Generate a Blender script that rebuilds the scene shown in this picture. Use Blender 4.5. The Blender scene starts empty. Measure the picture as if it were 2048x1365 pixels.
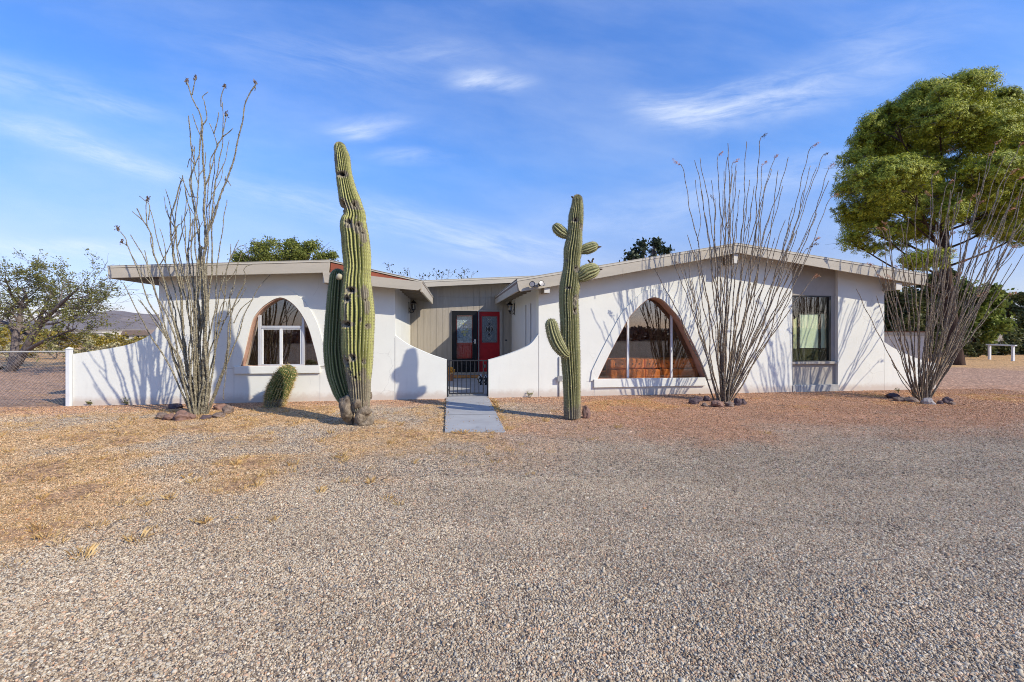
SUN_S, SKY_S, EXPO = 3.5, .13, .50
SUN_C = (1.0, .925, .775)
SKY_SAT = 1.15
CLOUD_F, CLOUD_C = .66, (5.6, 6.0, 6.5)
HAZE = 2.2e-5
DENOISE = True
import bpy, bmesh, math, random
import numpy as np
from mathutils import Vector, Matrix, noise as mnoise
from mathutils.geometry import tessellate_polygon

R = math.radians
sc = bpy.context.scene
col = sc.collection
rg = random.Random(11)
nr = np.random.default_rng(5)

# ------------------------------------------------------------------ measuring
# 16 mm lens on a 36 mm sensor; HY is the eye-level line of the photograph
F, HX, HY, CH = 910.0, 1024.0, 657.0, 1.57
DH, TH = 10.33, math.atan(0.128)            # distance and turn of the facade
CT, ST = math.cos(TH), math.sin(TH)

def at(x, y, Y):
    return Vector(((x - HX) / F * Y, Y, CH + (HY - y) / F * Y))

def gp(x, y, z=0.0):
    Y = F * (CH - z) / (y - HY)
    return Vector(((x - HX) / F * Y, Y, z))

def hf(x, y, v=0.0):
    k = (x - HX) / F
    s = (DH * CT + v) / (CT - k * ST)
    return ((k * s) * CT + (s - DH) * ST, CH + (HY - y) / F * s)

def hu(x, v=0.0):
    return hf(x, HY, v)[0]

def hz(x, y, v=0.0):
    return hf(x, y, v)[1]

# ------------------------------------------------------------------ objects
def tag(o, label=None, cat=None, group=None, kind=None):
    if label: o['label'] = label
    if cat: o['category'] = cat
    if group: o['group'] = group
    if kind: o['kind'] = kind
    return o

def empty(name, loc, label, cat, rz=0.0, group=None):
    o = bpy.data.objects.new(name, None)
    o.empty_display_size = 0.2
    col.objects.link(o)
    o.location = loc
    o.rotation_euler = (0, 0, rz)
    return tag(o, label, cat, group)

class MB:
    def __init__(s):
        s.v = []; s.f = []; s.m = []
    def add(s, verts, faces, mi=0):
        b = len(s.v)
        s.v.extend([tuple(p) for p in verts])
        for f in faces:
            s.f.append([i + b for i in f]); s.m.append(mi)
    def box(s, x0, x1, y0, y1, z0, z1, mi=0):
        x0, x1 = min(x0, x1), max(x0, x1); y0, y1 = min(y0, y1), max(y0, y1); z0, z1 = min(z0, z1), max(z0, z1)
        s.add([(x0,y0,z0),(x1,y0,z0),(x1,y1,z0),(x0,y1,z0),(x0,y0,z1),(x1,y0,z1),(x1,y1,z1),(x0,y1,z1)],
              [(0,3,2,1),(4,5,6,7),(0,1,5,4),(1,2,6,5),(2,3,7,6),(3,0,4,7)], mi)
    def prism(s, loops, a, b, axes='uvz', mi=0):
        """loops in 2D extruded from a to b; axes 'uvz': loop is (x,z), depth y; 'vuz': loop is (y,z), depth x; 'uzv': loop is (x,y), depth z"""
        def mp(p, d):
            if axes == 'uvz': return (p[0], d, p[1])
            if axes == 'vuz': return (d, p[0], p[1])
            return (p[0], p[1], d)
        tri = tessellate_polygon([[Vector((p[0], p[1], 0)) for p in L] for L in loops])
        flat = [p for L in loops for p in L]
        n = len(flat)
        vs = [mp(p, a) for p in flat] + [mp(p, b) for p in flat]
        fs = [tuple(t) for t in tri] + [(t[2] + n, t[1] + n, t[0] + n) for t in tri]
        o = 0
        for L in loops:
            k = len(L)
            for i in range(k):
                j = (i + 1) % k
                fs.append((o + i, o + j, o + j + n, o + i + n))
            o += k
        s.add(vs, fs, mi)
    def tube(s, pts, rad, sides=6, cap=True, mi=0, jit=0.0):
        pts = [Vector(p) for p in pts]
        n = len(pts)
        if n < 2: return
        if not hasattr(rad, '__len__'): rad = [rad] * n
        t0 = (pts[1] - pts[0]).normalized()
        ref = Vector((0, 0, 1)) if abs(t0.z) < 0.9 else Vector((1, 0, 0))
        nx = t0.cross(ref).normalized()
        vs = []
        for i in range(n):
            t = (pts[min(i + 1, n - 1)] - pts[max(i - 1, 0)])
            if t.length < 1e-9: t = t0.copy()
            t.normalize()
            nx = nx - t * nx.dot(t)
            if nx.length < 1e-6: nx = t.orthogonal()
            nx.normalize()
            ny = t.cross(nx)
            for k in range(sides):
                a = 2 * math.pi * k / sides
                r = rad[i] * (1 + (rg.uniform(-jit, jit) if jit else 0))
                vs.append(pts[i] + (nx * math.cos(a) + ny * math.sin(a)) * r)
        fs = []
        for i in range(n - 1):
            for k in range(sides):
                k2 = (k + 1) % sides
                fs.append((i*sides + k, i*sides + k2, (i+1)*sides + k2, (i+1)*sides + k))
        if cap:
            fs.append(tuple(range(sides))[::-1])
            fs.append(tuple((n-1)*sides + k for k in range(sides)))
        s.add(vs, fs, mi)
    def lathe(s, prof, c=(0, 0, 0), seg=16, mi=0):
        vs = []; fs = []
        n = len(prof)
        for (r, z) in prof:
            for k in range(seg):
                a = 2*math.pi*k/seg
                vs.append((c[0] + r*math.cos(a), c[1] + r*math.sin(a), c[2] + z))
        for i in range(n - 1):
            for k in range(seg):
                k2 = (k+1) % seg
                fs.append((i*seg+k, i*seg+k2, (i+1)*seg+k2, (i+1)*seg+k))
        fs.append(tuple(range(seg))[::-1]); fs.append(tuple((n-1)*seg+k for k in range(seg)))
        s.add(vs, fs, mi)
    def build(s, name, mats, parent=None, smooth=False, bevel=0.0, loc=None, recalc=True):
        me = bpy.data.meshes.new(name)
        me.from_pydata(s.v, [], s.f)
        if not isinstance(mats, (list, tuple)): mats = [mats]
        for m in mats: me.materials.append(m)
        if len(mats) > 1: me.polygons.foreach_set('material_index', s.m)
        if recalc:
            bm = bmesh.new(); bm.from_mesh(me)
            bmesh.ops.recalc_face_normals(bm, faces=bm.faces)
            bm.to_mesh(me); bm.free()
        if smooth: me.polygons.foreach_set('use_smooth', [True]*len(me.polygons))
        me.update()
        o = bpy.data.objects.new(name, me)
        col.objects.link(o)
        if parent: o.parent = parent
        if loc is not None: o.location = loc
        if bevel:
            b = o.modifiers.new('bevel', 'BEVEL'); b.width = bevel; b.segments = 2; b.limit_method = 'ANGLE'; b.angle_limit = R(40)
        return o

def soup(name, arr, mat, parent=None):
    """arr (N,k,3): N loose polygons of k corners"""
    arr = np.asarray(arr, dtype=np.float32)
    N, k, _ = arr.shape
    me = bpy.data.meshes.new(name)
    me.vertices.add(N*k); me.vertices.foreach_set('co', arr.reshape(-1))
    me.loops.add(N*k); me.loops.foreach_set('vertex_index', np.arange(N*k, dtype=np.int32))
    me.polygons.add(N)
    me.polygons.foreach_set('loop_start', np.arange(0, N*k, k, dtype=np.int32))
    me.polygons.foreach_set('loop_total', np.full(N, k, dtype=np.int32))
    me.materials.append(mat)
    me.update(calc_edges=True)
    o = bpy.data.objects.new(name, me)
    col.objects.link(o)
    if parent: o.parent = parent
    return o

def catmull(pts, step):
    pts = [Vector(p) for p in pts]
    P = [pts[0]*2 - pts[1]] + pts + [pts[-1]*2 - pts[-2]]
    out = []
    for i in range(1, len(P) - 2):
        L = (P[i+1] - P[i]).length
        n = max(1, int(L/step))
        for k in range(n):
            t = k/n
            a, b, c, d = P[i-1], P[i], P[i+1], P[i+2]
            out.append(0.5*((2*b) + (c - a)*t + (2*a - 5*b + 4*c - d)*t*t + (3*b - a - 3*c + d)*t*t*t))
    out.append(pts[-1])
    return out

def cm2(pts, step):
    return [(p.x, p.y) for p in catmull([Vector((p[0], p[1], 0)) for p in pts], step)]

def offset_loop(L, d):
    n = len(L); out = []
    area = sum(L[i][0]*L[(i+1) % n][1] - L[(i+1) % n][0]*L[i][1] for i in range(n))
    sg = 1 if area > 0 else -1
    for i in range(n):
        a, b, c = L[i-1], L[i], L[(i+1) % n]
        e1 = Vector((b[0]-a[0], b[1]-a[1])); e2 = Vector((c[0]-b[0], c[1]-b[1]))
        if e1.length < 1e-9: e1 = e2.copy()
        if e2.length < 1e-9: e2 = e1.copy()
        e1.normalize(); e2.normalize()
        n1 = Vector((e1.y, -e1.x))*sg; n2 = Vector((e2.y, -e2.x))*sg
        m = n1 + n2
        m = m / max(0.4, m.dot(n1)) if m.length > 1e-6 else n1
        out.append((b[0] + m.x*d, b[1] + m.y*d))
    return out

# ------------------------------------------------------------------ materials
def newmat(name):
    m = bpy.data.materials.new(name); m.use_nodes = True
    nt = m.node_tree
    for n in list(nt.nodes): nt.nodes.remove(n)
    out = nt.nodes.new('ShaderNodeOutputMaterial')
    return m, nt, out

class NT:
    def __init__(s, nt): s.nt = nt
    def n(s, t, **kw):
        x = s.nt.nodes.new(t)
        for k, v in kw.items(): setattr(x, k, v)
        return x
    def l(s, a, b): s.nt.links.new(a, b)
    def setin(s, sock, v):
        if hasattr(v, 'is_output') or isinstance(v, bpy.types.NodeSocket): s.l(v, sock)
        else: sock.default_value = v
    def math(s, op, a, b=None, c=None, clamp=False):
        x = s.n('ShaderNodeMath', operation=op); x.use_clamp = clamp
        s.setin(x.inputs[0], a)
        if b is not None: s.setin(x.inputs[1], b)
        if c is not None: s.setin(x.inputs[2], c)
        return x.outputs[0]
    def vmath(s, op, a, b=None):
        x = s.n('ShaderNodeVectorMath', operation=op)
        s.setin(x.inputs[0], a)
        if b is not None: s.setin(x.inputs[1], b)
        return x.outputs[0]
    def mix(s, fac, a, b, mode='MIX'):
        x = s.n('ShaderNodeMix', data_type='RGBA', blend_type=mode)
        s.setin(x.inputs[0], fac)
        s.setin(x.inputs[6], a if not isinstance(a, tuple) else (*a[:3], 1))
        s.setin(x.inputs[7], b if not isinstance(b, tuple) else (*b[:3], 1))
        return x.outputs[2]
    def noise(s, vec, scale, detail=4, rough=0.55, dist=0.0):
        x = s.n('ShaderNodeTexNoise'); s.l(vec, x.inputs['Vector'])
        x.inputs['Scale'].default_value = scale; x.inputs['Detail'].default_value = detail
        x.inputs['Roughness'].default_value = rough; x.inputs['Distortion'].default_value = dist
        return x.outputs['Fac']
    def vor(s, vec, scale, feature='F1', rand=1.0):
        x = s.n('ShaderNodeTexVoronoi', feature=feature); s.l(vec, x.inputs['Vector'])
        x.inputs['Scale'].default_value = scale; x.inputs['Randomness'].default_value = rand
        return x
    def ramp(s, fac, stops, interp='LINEAR'):
        x = s.n('ShaderNodeValToRGB'); s.l(fac, x.inputs[0])
        cr = x.color_ramp; cr.interpolation = interp
        while len(cr.elements) < len(stops): cr.elements.new(0.5)
        for e, (p, c) in zip(cr.elements, stops):
            e.position = p
            e.color = (*c[:3], 1) if isinstance(c, tuple) else (c, c, c, 1)
        return x.outputs[0]
    def sstep(s, v, a, b):
        x = s.n('ShaderNodeMapRange', interpolation_type='SMOOTHSTEP')
        s.setin(x.inputs[0], v); x.inputs[1].default_value = a; x.inputs[2].default_value = b
        return x.outputs[0]
    def bump(s, h, strength=0.4, dist=0.01):
        x = s.n('ShaderNodeBump'); s.l(h, x.inputs['Height'])
        x.inputs['Strength'].default_value = strength; x.inputs['Distance'].default_value = dist
        return x.outputs[0]
    def obj(s): return s.n('ShaderNodeTexCoord').outputs['Object']
    def pos(s): return s.n('ShaderNodeNewGeometry').outputs['Position']
    def attr(s, nm): return s.n('ShaderNodeAttribute', attribute_name=nm).outputs['Fac']
    def scalev(s, vec, sc3):
        x = s.n('ShaderNodeMapping'); s.l(vec, x.inputs[0]); x.inputs['Scale'].default_value = sc3
        return x.outputs[0]
    def bsdf(s, out, color, rough=0.8, normal=None, spec=0.3, metal=0.0):
        b = s.n('ShaderNodeBsdfPrincipled')
        s.setin(b.inputs['Base Color'], color if not isinstance(color, tuple) else (*color[:3], 1))
        s.setin(b.inputs['Roughness'], rough)
        b.inputs['Specular IOR Level'].default_value = spec
        b.inputs['Metallic'].default_value = metal
        if normal is not None: s.l(normal, b.inputs['Normal'])
        s.l(b.outputs[0], out.inputs[0])
        return b

def simple(name, c, rough=0.7, var=0.12, scale=6.0, bump=0.0, bscale=60.0, spec=0.3, metal=0.0, stretch=None):
    m, nt, out = newmat(name); g = NT(nt)
    v = g.obj()
    if stretch: v = g.scalev(v, stretch)
    n1 = g.noise(v, scale, 6, 0.6)
    lo = tuple(x*(1-var) for x in c); hi = tuple(min(1, x*(1+var)) for x in c)
    cc = g.ramp(n1, [(0.3, lo), (0.7, hi)])
    nm = None
    if bump: nm = g.bump(g.noise(v, bscale, 4, 0.6), bump, 0.01)
    g.bsdf(out, cc, rough, nm, spec, metal)
    return m

def stucco_mat(name, c, dirt=True):
    m, nt, out = newmat(name); g = NT(nt)
    v = g.obj()
    n1 = g.noise(v, 1.1, 5, 0.62)
    n2 = g.noise(v, 24, 4, 0.6)
    cc = g.mix(g.sstep(n1, 0.35, 0.7), tuple(x*0.93 for x in c), c)
    cc = g.mix(g.sstep(n2, 0.55, 0.8), cc, tuple(x*0.90 for x in c))
    # faint weather streaks and splashed red dust along the foot of the wall
    vs = g.scalev(v, (3.0, 3.0, 0.35))
    st = g.math('MULTIPLY', g.sstep(g.noise(vs, 2.2, 5, 0.65), 0.56, 0.78), 0.10)
    cc = g.mix(st, cc, (0.42, 0.38, 0.33))
    crk = g.n('ShaderNodeTexVoronoi', feature='DISTANCE_TO_EDGE'); crk.inputs['Scale'].default_value = .8
    wv_ = g.n('ShaderNodeTexNoise'); g.l(v, wv_.inputs['Vector']); wv_.inputs['Scale'].default_value = 3; wv_.inputs['Detail'].default_value = 6
    g.l(g.vmath('ADD', v, g.vmath('MULTIPLY', wv_.outputs['Color'], (.35, .35, .35))), crk.inputs['Vector'])
    ck = g.math('MULTIPLY', g.math('SUBTRACT', 1.0, g.sstep(crk.outputs['Distance'], .0, .006)), g.math('MULTIPLY', g.sstep(g.noise(v, .9, 3, .5), .5, .62), .35))
    cc = g.mix(ck, cc, (.36, .34, .31))
    pt = g.math('MULTIPLY', g.sstep(g.noise(v, .45, 4, .6), .52, .60), .28)
    cc = g.mix(pt, cc, tuple(x*0.90 for x in c))
    if dirt:
        sep = g.n('ShaderNodeSeparateXYZ'); g.l(g.pos(), sep.inputs[0])
        h = g.math('ADD', sep.outputs[2], g.math('MULTIPLY', g.noise(v, 7, 5, 0.7), -0.22))
        d = g.math('MULTIPLY', g.math('SUBTRACT', 1.0, g.sstep(h, -0.06, 0.12)), 0.48)
        cc = g.mix(d, cc, (0.42, 0.27, 0.18))
    tw = g.noise(g.scalev(v, (1.0, 1.0, 1.6)), 17, 3, 0.55, 0.6)
    h = g.math('ADD', g.math('MULTIPLY', tw, 1.0), g.math('MULTIPLY', g.noise(v, 85, 3, 0.6), 0.35))
    g.bsdf(out, cc, 0.92, g.bump(h, 0.30, 0.0030), 0.15)
    return m

M = {}
M['stucco'] = stucco_mat('white_stucco', (0.78, 0.77, 0.69))
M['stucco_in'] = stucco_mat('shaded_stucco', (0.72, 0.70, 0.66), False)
M['fascia'] = simple('beige_fascia_paint', (0.46, 0.405, 0.32), 0.65, 0.07, 3.0, 0.15, 40, stretch=(0.4, 1, 2.5))
M['drip'] = simple('pale_roof_edge', (0.52, 0.47, 0.38), 0.6, 0.08, 5)
M['roof'] = simple('rolled_roofing', (0.42, 0.38, 0.31), 0.9, 0.15, 4, 0.3, 90)
M['soffit'] = simple('brown_soffit', (0.21, 0.145, 0.105), 0.8, 0.15, 6, 0.2, 50)
M['rafter'] = simple('taupe_rafter', (0.30, 0.255, 0.20), 0.75, 0.12, 6)
M['redwood'] = simple('red_brown_board', (0.30, 0.085, 0.045), 0.8, 0.25, 7, 0.2, 60, stretch=(0.4, 1, 3))
M['beamwhite'] = simple('white_beam_paint', (0.66, 0.63, 0.57), 0.7, 0.08, 5)
M['siding'] = simple('taupe_siding', (0.355, 0.31, 0.25), 0.75, 0.10, 5, 0.25, 60, stretch=(3, 3, 0.3))
M['bay'] = simple('taupe_panel', (0.38, 0.345, 0.295), 0.75, 0.07, 5, 0.15, 50)
M['reveal'] = simple('pinkish_brown_reveal', (0.47, 0.285, 0.205), 0.55, 0.14, 6, 0.1, 40)
M['winwhite'] = simple('white_window_frame', (0.70, 0.70, 0.68), 0.4, 0.05, 5, spec=0.5)
M['alu'] = simple('bare_aluminium_frame', (0.62, 0.62, 0.62), 0.38, 0.06, 5, spec=0.5, metal=0.3)
M['black'] = simple('black_iron', (0.013, 0.013, 0.015), 0.45, 0.2, 20, spec=0.5)
M['bronze'] = simple('dark_bronze', (0.007, 0.007, 0.008), 0.5, 0.15, 12, spec=0.25)
M['bayframe'] = simple('black_window_frame', (0.016, 0.016, 0.014), 0.4, 0.1, 12, spec=0.5)
M['red'] = simple('red_door_paint', (0.40, 0.006, 0.010), 0.45, 0.08, 6, 0.05, 40, spec=0.3)
def concrete_mat():
    m, nt, out = newmat('grey_concrete'); g = NT(nt)
    v = g.pos()
    n1 = g.noise(v, 1.7, 7, .65); n2 = g.noise(v, 120, 3, .6); n3 = g.noise(v, 9, 6, .7)
    cc = g.ramp(n1, [(.3, (.31, .305, .30)), (.7, (.40, .395, .385))])
    cc = g.mix(g.math('MULTIPLY', g.sstep(n2, .5, .75), .25), cc, (.22, .215, .21))
    cc = g.mix(g.math('MULTIPLY', g.sstep(n3, .58, .72), .45), cc, (.40, .31, .23))
    cc = g.mix(g.math('MULTIPLY', g.sstep(g.noise(v, 4.3, 5, .7), .62, .7), .5), cc, (.20, .195, .19))
    g.bsdf(out, cc, .88, g.bump(g.math('ADD', n2, g.math('MULTIPLY', n3, .5)), .25, .006), .2)
    return m
M['concrete'] = concrete_mat()
M['block'] = simple('rough_grey_concrete', (0.40, 0.385, 0.355), 0.9, 0.16, 9, 0.5, 50)
M['darkwood'] = simple('dark_wood_panelling', (0.20, 0.105, 0.065), 0.6, 0.25, 4, 0.1, 30, stretch=(4, 4, 0.4))
M['copper_wall'] = simple('warm_brown_curtain', (0.25, 0.115, 0.065), 0.85, 0.3, 5, stretch=(9, 9, .25))
M['carpet'] = simple('brown_carpet', (0.34, 0.20, 0.12), 0.95, 0.2, 20)
M['orange'] = simple('orange_velvet', (0.72, 0.245, 0.05), 0.85, 0.42, 4, 0.15, 50)
M['orange_dk'] = simple('brown_button', (0.16, 0.06, 0.02), 0.8, 0.2, 8)
M['blind'] = simple('pale_green_blind', (0.74, 0.80, 0.62), 0.9, 0.06, 4)
M['blind_y'] = simple('pale_yellow_blind', (0.66, 0.64, 0.38), 0.9, 0.06, 4)
M['olive'] = simple('dark_olive_panel', (0.05, 0.05, 0.022), 0.8, 0.15, 5)
M['grey_metal'] = simple('galvanised_steel', (0.30, 0.295, 0.285), 0.6, 0.15, 9, spec=0.3)
M['wire'] = simple('weathered_chain_wire', (0.19, 0.17, 0.155), 0.55, 0.2, 9, spec=0.4, metal=0.3)
M['rust'] = simple('rusty_post', (0.30, 0.15, 0.085), 0.75, 0.25, 12)
M['white_post'] = simple('white_painted_post', (0.74, 0.74, 0.72), 0.6, 0.08, 6)
M['mat'] = simple('orange_brown_mat', (0.42, 0.19, 0.055), 0.95, 0.25, 30, 0.3, 120)
M['corr'] = simple('pale_metal_sheet', (0.56, 0.55, 0.54), 0.5, 0.15, 4, spec=0.4)
M['shedroof'] = simple('brown_shed_board', (0.20, 0.09, 0.05), 0.8, 0.2, 4)
M['cream'] = simple('cream_house_wall', (0.62, 0.56, 0.46), 0.85, 0.06, 1)
M['browntile'] = simple('brown_roof_tile', (0.24, 0.17, 0.13), 0.85, 0.12, 1)
M['dark'] = simple('dark_opening', (0.02, 0.018, 0.016), 0.7, 0.1, 5)
M['lens'] = simple('dusty_lamp_lens', (0.30, 0.27, 0.26), 0.3, 0.1, 20, spec=0.5)
M['chrome'] = simple('bright_handle', (0.75, 0.75, 0.75), 0.2, 0.03, 5, spec=0.6, metal=0.8)
M['came'] = simple('grey_lead_came', (0.42, 0.42, 0.40), 0.4, 0.1, 20, metal=0.5)
M['joint'] = simple('stucco_joint_grey', (0.47, 0.46, 0.44), 0.9, 0.1, 20)

def glass_mat(name, tint, refl, rough=0.0, dark=0.0):
    m, nt, out = newmat(name); g = NT(nt)
    tr = g.n('ShaderNodeBsdfTransparent'); tr.inputs[0].default_value = (*tint, 1)
    gl = g.n('ShaderNodeBsdfGlossy'); gl.inputs['Roughness'].default_value = rough
    gl.inputs[0].default_value = (0.95, 0.95, 0.95, 1)
    # old float glass is never quite flat
    nrm = g.bump(g.noise(g.obj(), 1.3, 1, 0.4), 0.05, 0.02)
    g.l(nrm, gl.inputs['Normal'])
    fr = g.n('ShaderNodeFresnel')
    bf = g.n('ShaderNodeNewGeometry').outputs['Backfacing']
    g.l(g.math('ADD', g.math('MULTIPLY', bf, 1/1.5 - 1.5), 1.5), fr.inputs[0])
    f = g.math('ADD', fr.outputs[0], refl, clamp=True)
    mx = g.n('ShaderNodeMixShader'); g.l(f, mx.inputs[0]); g.l(tr.outputs[0], mx.inputs[1]); g.l(gl.outputs[0], mx.inputs[2])
    g.l(mx.outputs[0], out.inputs[0])
    return m
M['glass'] = glass_mat('window_glass', (0.97, 0.93, 0.90), 0.085)
M['glass_bay'] = glass_mat('bay_window_glass', (0.95, 0.97, 0.92), 0.02)
M['glass_storm'] = glass_mat('storm_door_glass', (0.95, 0.97, 0.97), 0.0)
M['glass_lamp'] = glass_mat('lantern_glass', (0.85, 0.85, 0.85), 0.12, 0.05)

def leaded_mat(name, c):
    m, nt, out = newmat(name); g = NT(nt)
    n1 = g.noise(g.obj(), 22, 5, 0.7)
    cc = g.ramp(n1, [(0.3, tuple(x*0.45 for x in c)), (0.55, c), (0.75, tuple(min(1, x*1.5) for x in c))])
    g.bsdf(out, cc, 0.12, g.bump(g.noise(g.obj(), 60, 3, 0.6), 0.35, 0.01), 0.6)
    return m
M['leaded'] = leaded_mat('textured_door_glass', (0.34, 0.42, 0.45))
M['leaded_dk'] = leaded_mat('dark_textured_door_glass', (0.115, 0.145, 0.165))
M['grape_w'] = leaded_mat('clear_bevel_glass', (0.66, 0.70, 0.66))
M['grape_y'] = leaded_mat('yellow_green_glass', (0.58, 0.56, 0.22))
# ================================================================== the house
def H(u, v, z=0.0):
    return Vector((u*CT - v*ST, DH + u*ST + v*CT, z))

house = empty('house', (0, DH, 0), 'low white stucco ranch house with two gabled wings, arched windows and beige fascia', 'house', TH)
VO = -0.43                                    # overhang of the front eaves
pA, pB, pC = hf(215, 533, VO), hf(660, 521, VO), hf(845, 562.5, VO)
qA, qB, qC = hf(1034, 559, VO), hf(1474, 487, VO), hf(1855, 549, VO)

def prof(u, P):
    for a, b in zip(P[:-1], P[1:]):
        if u <= b[0] or b is P[-1]:
            return a[1] + (b[1]-a[1])*(u-a[0])/(b[0]-a[0])
PL, PR = [pA, pB, pC], [qA, qB, qC]
BACK = 9.5

# arched openings (front plane of the walls)
def z3(x, y): return hf(440 + x/3.5911, 480 + y/3.5921)
def z5(x, y): return hf(1180 + x/6.5, 580 + y/6.5)
archL_side = [z3(*p) for p in [(148,908),(168,845),(192,745),(214,650),(240,566),(290,500),(345,455),(395,425),(433,414),
                               (480,427),(530,463),(575,514),(612,575),(643,645),(668,730),(692,820),(712,908)]]
archR_side = [z5(*p) for p in [(90,1163),(225,880),(340,655),(480,395),(560,290),(660,190),(735,128),(810,98),
                               (890,108),(965,152),(1050,240),(1125,325),(1200,432),(1300,622),(1400,830),(1530,1163)]]
# the right arch keeps its exact base line level
archL = cm2(archL_side, 0.06)
archR = cm2(archR_side, 0.06)

def wall_top(u0, u1, P, drop=0.10):
    us = [u0] + [p[0] for p in P if u0 < p[0] < u1] + [u1]
    return [(u, prof(u, P) - drop) for u in us]

uL0, uL1 = hu(318), hu(790)
uR0, uR1 = hu(1077.3), hu(1584.5)
uP0, uP1 = hu(1676), hu(1768.5)
FOOT = -0.25
WT = 0.34

mb = MB()
outer = [(uL0, FOOT), (uL1, FOOT)] + wall_top(uL0, uL1, PL)[::-1]
mb.prism([outer, archL], 0.0, WT)
mb.build('front_wall', M['stucco'], house)
mb = MB()
outer = [(uR0, FOOT), (uR1, FOOT)] + wall_top(uR0, uR1, PR)[::-1]
mb.prism([outer, archR], 0.0, WT)
mb.build('front_wall', M['stucco'], house)
mb = MB()
outer = [(uP0, FOOT), (uP1, FOOT)] + wall_top(uP0, uP1, PR)[::-1]
mb.prism([outer], 0.0, WT)
mb.build('pier', M['stucco'], house)

# raised stucco band round each arch
for L, side, d in ((archL, 'L', 0.20), (archR, 'R', 0.20)):
    mb = MB()
    base = min(L[0][1], L[-1][1])
    out = [p for p in offset_loop(L, d)]
    out = [(p[0], max(p[1], base)) for p in out]
    # open band from base to base: one outline, outer path forward and opening path back
    e0, e1 = 0.16, 0.16
    a0 = (L[0][0] - e0, base); a1 = (L[-1][0] + e1, base)
    mid = [p for p in out[2:-2] if a0[0] < p[0] < a1[0] and p[1] > base + 0.02]
    loop = [a0] + mid + [a1] + L[::-1]
    mb.prism([loop], -0.028, -0.0005)
    mb.build('arch_surround', M['stucco'], house)

# brown timber reveals, frames, glass, sashes of the arched windows
def arched(name, L, label, dep):
    mb = MB()
    inner = offset_loop(L, -0.022)
    inner[0] = (inner[0][0], L[0][1] + .003); inner[-1] = (inner[-1][0], L[-1][1] + .003)
    mb.prism([[(p[0], p[1]) for p in offset_loop(L, -0.001)], inner], 0.012, dep + .03)
    fr = mb.build('window', M['reveal'], house)
    fr['label'] = label
    mb = MB(); mb.prism([offset_loop(L, -0.024)], dep, dep + .006)
    mb.build('glass', M['glass'], fr)
    return fr
winL = arched('window', archL, 'arched window with white sliding sashes', .125)
winR = arched('window', archR, 'large arched window with two white mullions', .262)

def inside(L, u):
    zs = []
    n = len(L)
    for i in range(n):
        a, b = L[i], L[(i+1) % n]
        if (a[0]-u)*(b[0]-u) < 0:
            zs.append(a[1] + (b[1]-a[1])*(u-a[0])/(b[0]-a[0]))
    return min(zs), max(zs)

mb = MB()
for x0, x1 in ((1253.6, 1258), (1341, 1344.8)):
    ua, ub = hu(x0, .25), hu(x1, .25)
    lo, hi = inside(archR, (ua+ub)/2)
    mb = MB(); mb.box(ua, ub, 0.235, 0.285, lo + .01, hi - .01)
    mb.build('mullion', M['winwhite'], winR, bevel=0.004)

mb = MB()
V = .12
def zz(x, y): return hf(440 + x/3.5911, 480 + y/3.5921, V)
def bar(x0, y0, x1, y1, v0=.09, v1=.145, own='mullion'):
    a, b = zz(x0, y0), zz(x1, y1)
    if own:
        q = MB(); q.box(a[0], b[0], v0, v1, a[1], b[1]); q.build(own, M['alu'], winL, bevel=.004)
    else: mb.box(a[0], b[0], v0, v1, a[1], b[1])
bar(276, 540, 297, 908); bar(590, 555, 609, 908)
bar(297.5, 618, 589.5, 634)
bar(297.5, 896, 589.5, 910)
mb = MB()
bar(299, 636, 312, 895, .105, .138, None); bar(430, 636, 450, 895, .10, .138, None); bar(577, 636, 588.5, 895, .105, .138, None)
bar(312, 636, 430, 645, .106, .137, None); bar(450, 636, 577, 645, .106, .137, None)
mb.build('sash', M['winwhite'], winL, bevel=0.003)

# stucco sills
for x0, x1, y0, y1 in ((468.3, 640, 733.5, 746.5), (1188, 1411.5, 759.3, 772)):
    a, b = hf(x0, y0, -.05), hf(x1, y1, -.05)
    mb = MB(); mb.box(a[0], b[0], -.055, -.0005, b[1], a[1] + .004)
    mb.build('window_sill', M['stucco'], house, bevel=0.008)

# hairline control joints
for x, y0, y1 in ((468, 748, 812), (640, 748, 809), (788.8, 676, 806), (1077.9, 672, 801), (1189.5, 774, 799), (1120, 0, 0)):
    if y0 == 0: continue
    u = hu(x); mb = MB(); mb.box(u - .004, u + .004, -.0025, .002, hz(x, y1), hz(x, y0)); mb.build('control_joint', M['joint'], house)
for x0, x1, y in ((441, 466, 737.5), (642, 660, 737.5), (1173, 1187.5, 763)):
    mb = MB(); mb.box(hu(x0), hu(x1), -.0025, .002, hz(x0, y) - .004, hz(x0, y) + .004); mb.build('control_joint', M['joint'], house)

# outer side walls, back walls, floors, ceilings of dark rooms
def sidewall(u, P, th, name='side_wall', mat='stucco', v0=WT+.002, v1=BACK - .6):
    mb = MB(); mb.box(u, u + th, v0, v1, FOOT, prof(u, P) - .12)
    return mb.build(name, M[mat], house)
sidewall(uL0, PL, .25)
sidewall(uP1 - .25, PR, .25)
mb = MB(); mb.box(uL0, uP1, BACK - .55, BACK - .3, FOOT, 2.5); mb.build('back_wall', M['stucco'], house)

# courtyard side walls
uc0, uc1 = hu(790), hu(820.5, 4.9)
mb = MB()
mb.prism([[(uc0, WT+.002), (uc1, 4.9), (uc1 - .25, 4.9), (uc0 - .25, WT+.002)]], FOOT, prof(uc0, PL) - .13, 'uzv')
mb.build('side_wall', M['stucco'], house)
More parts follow.
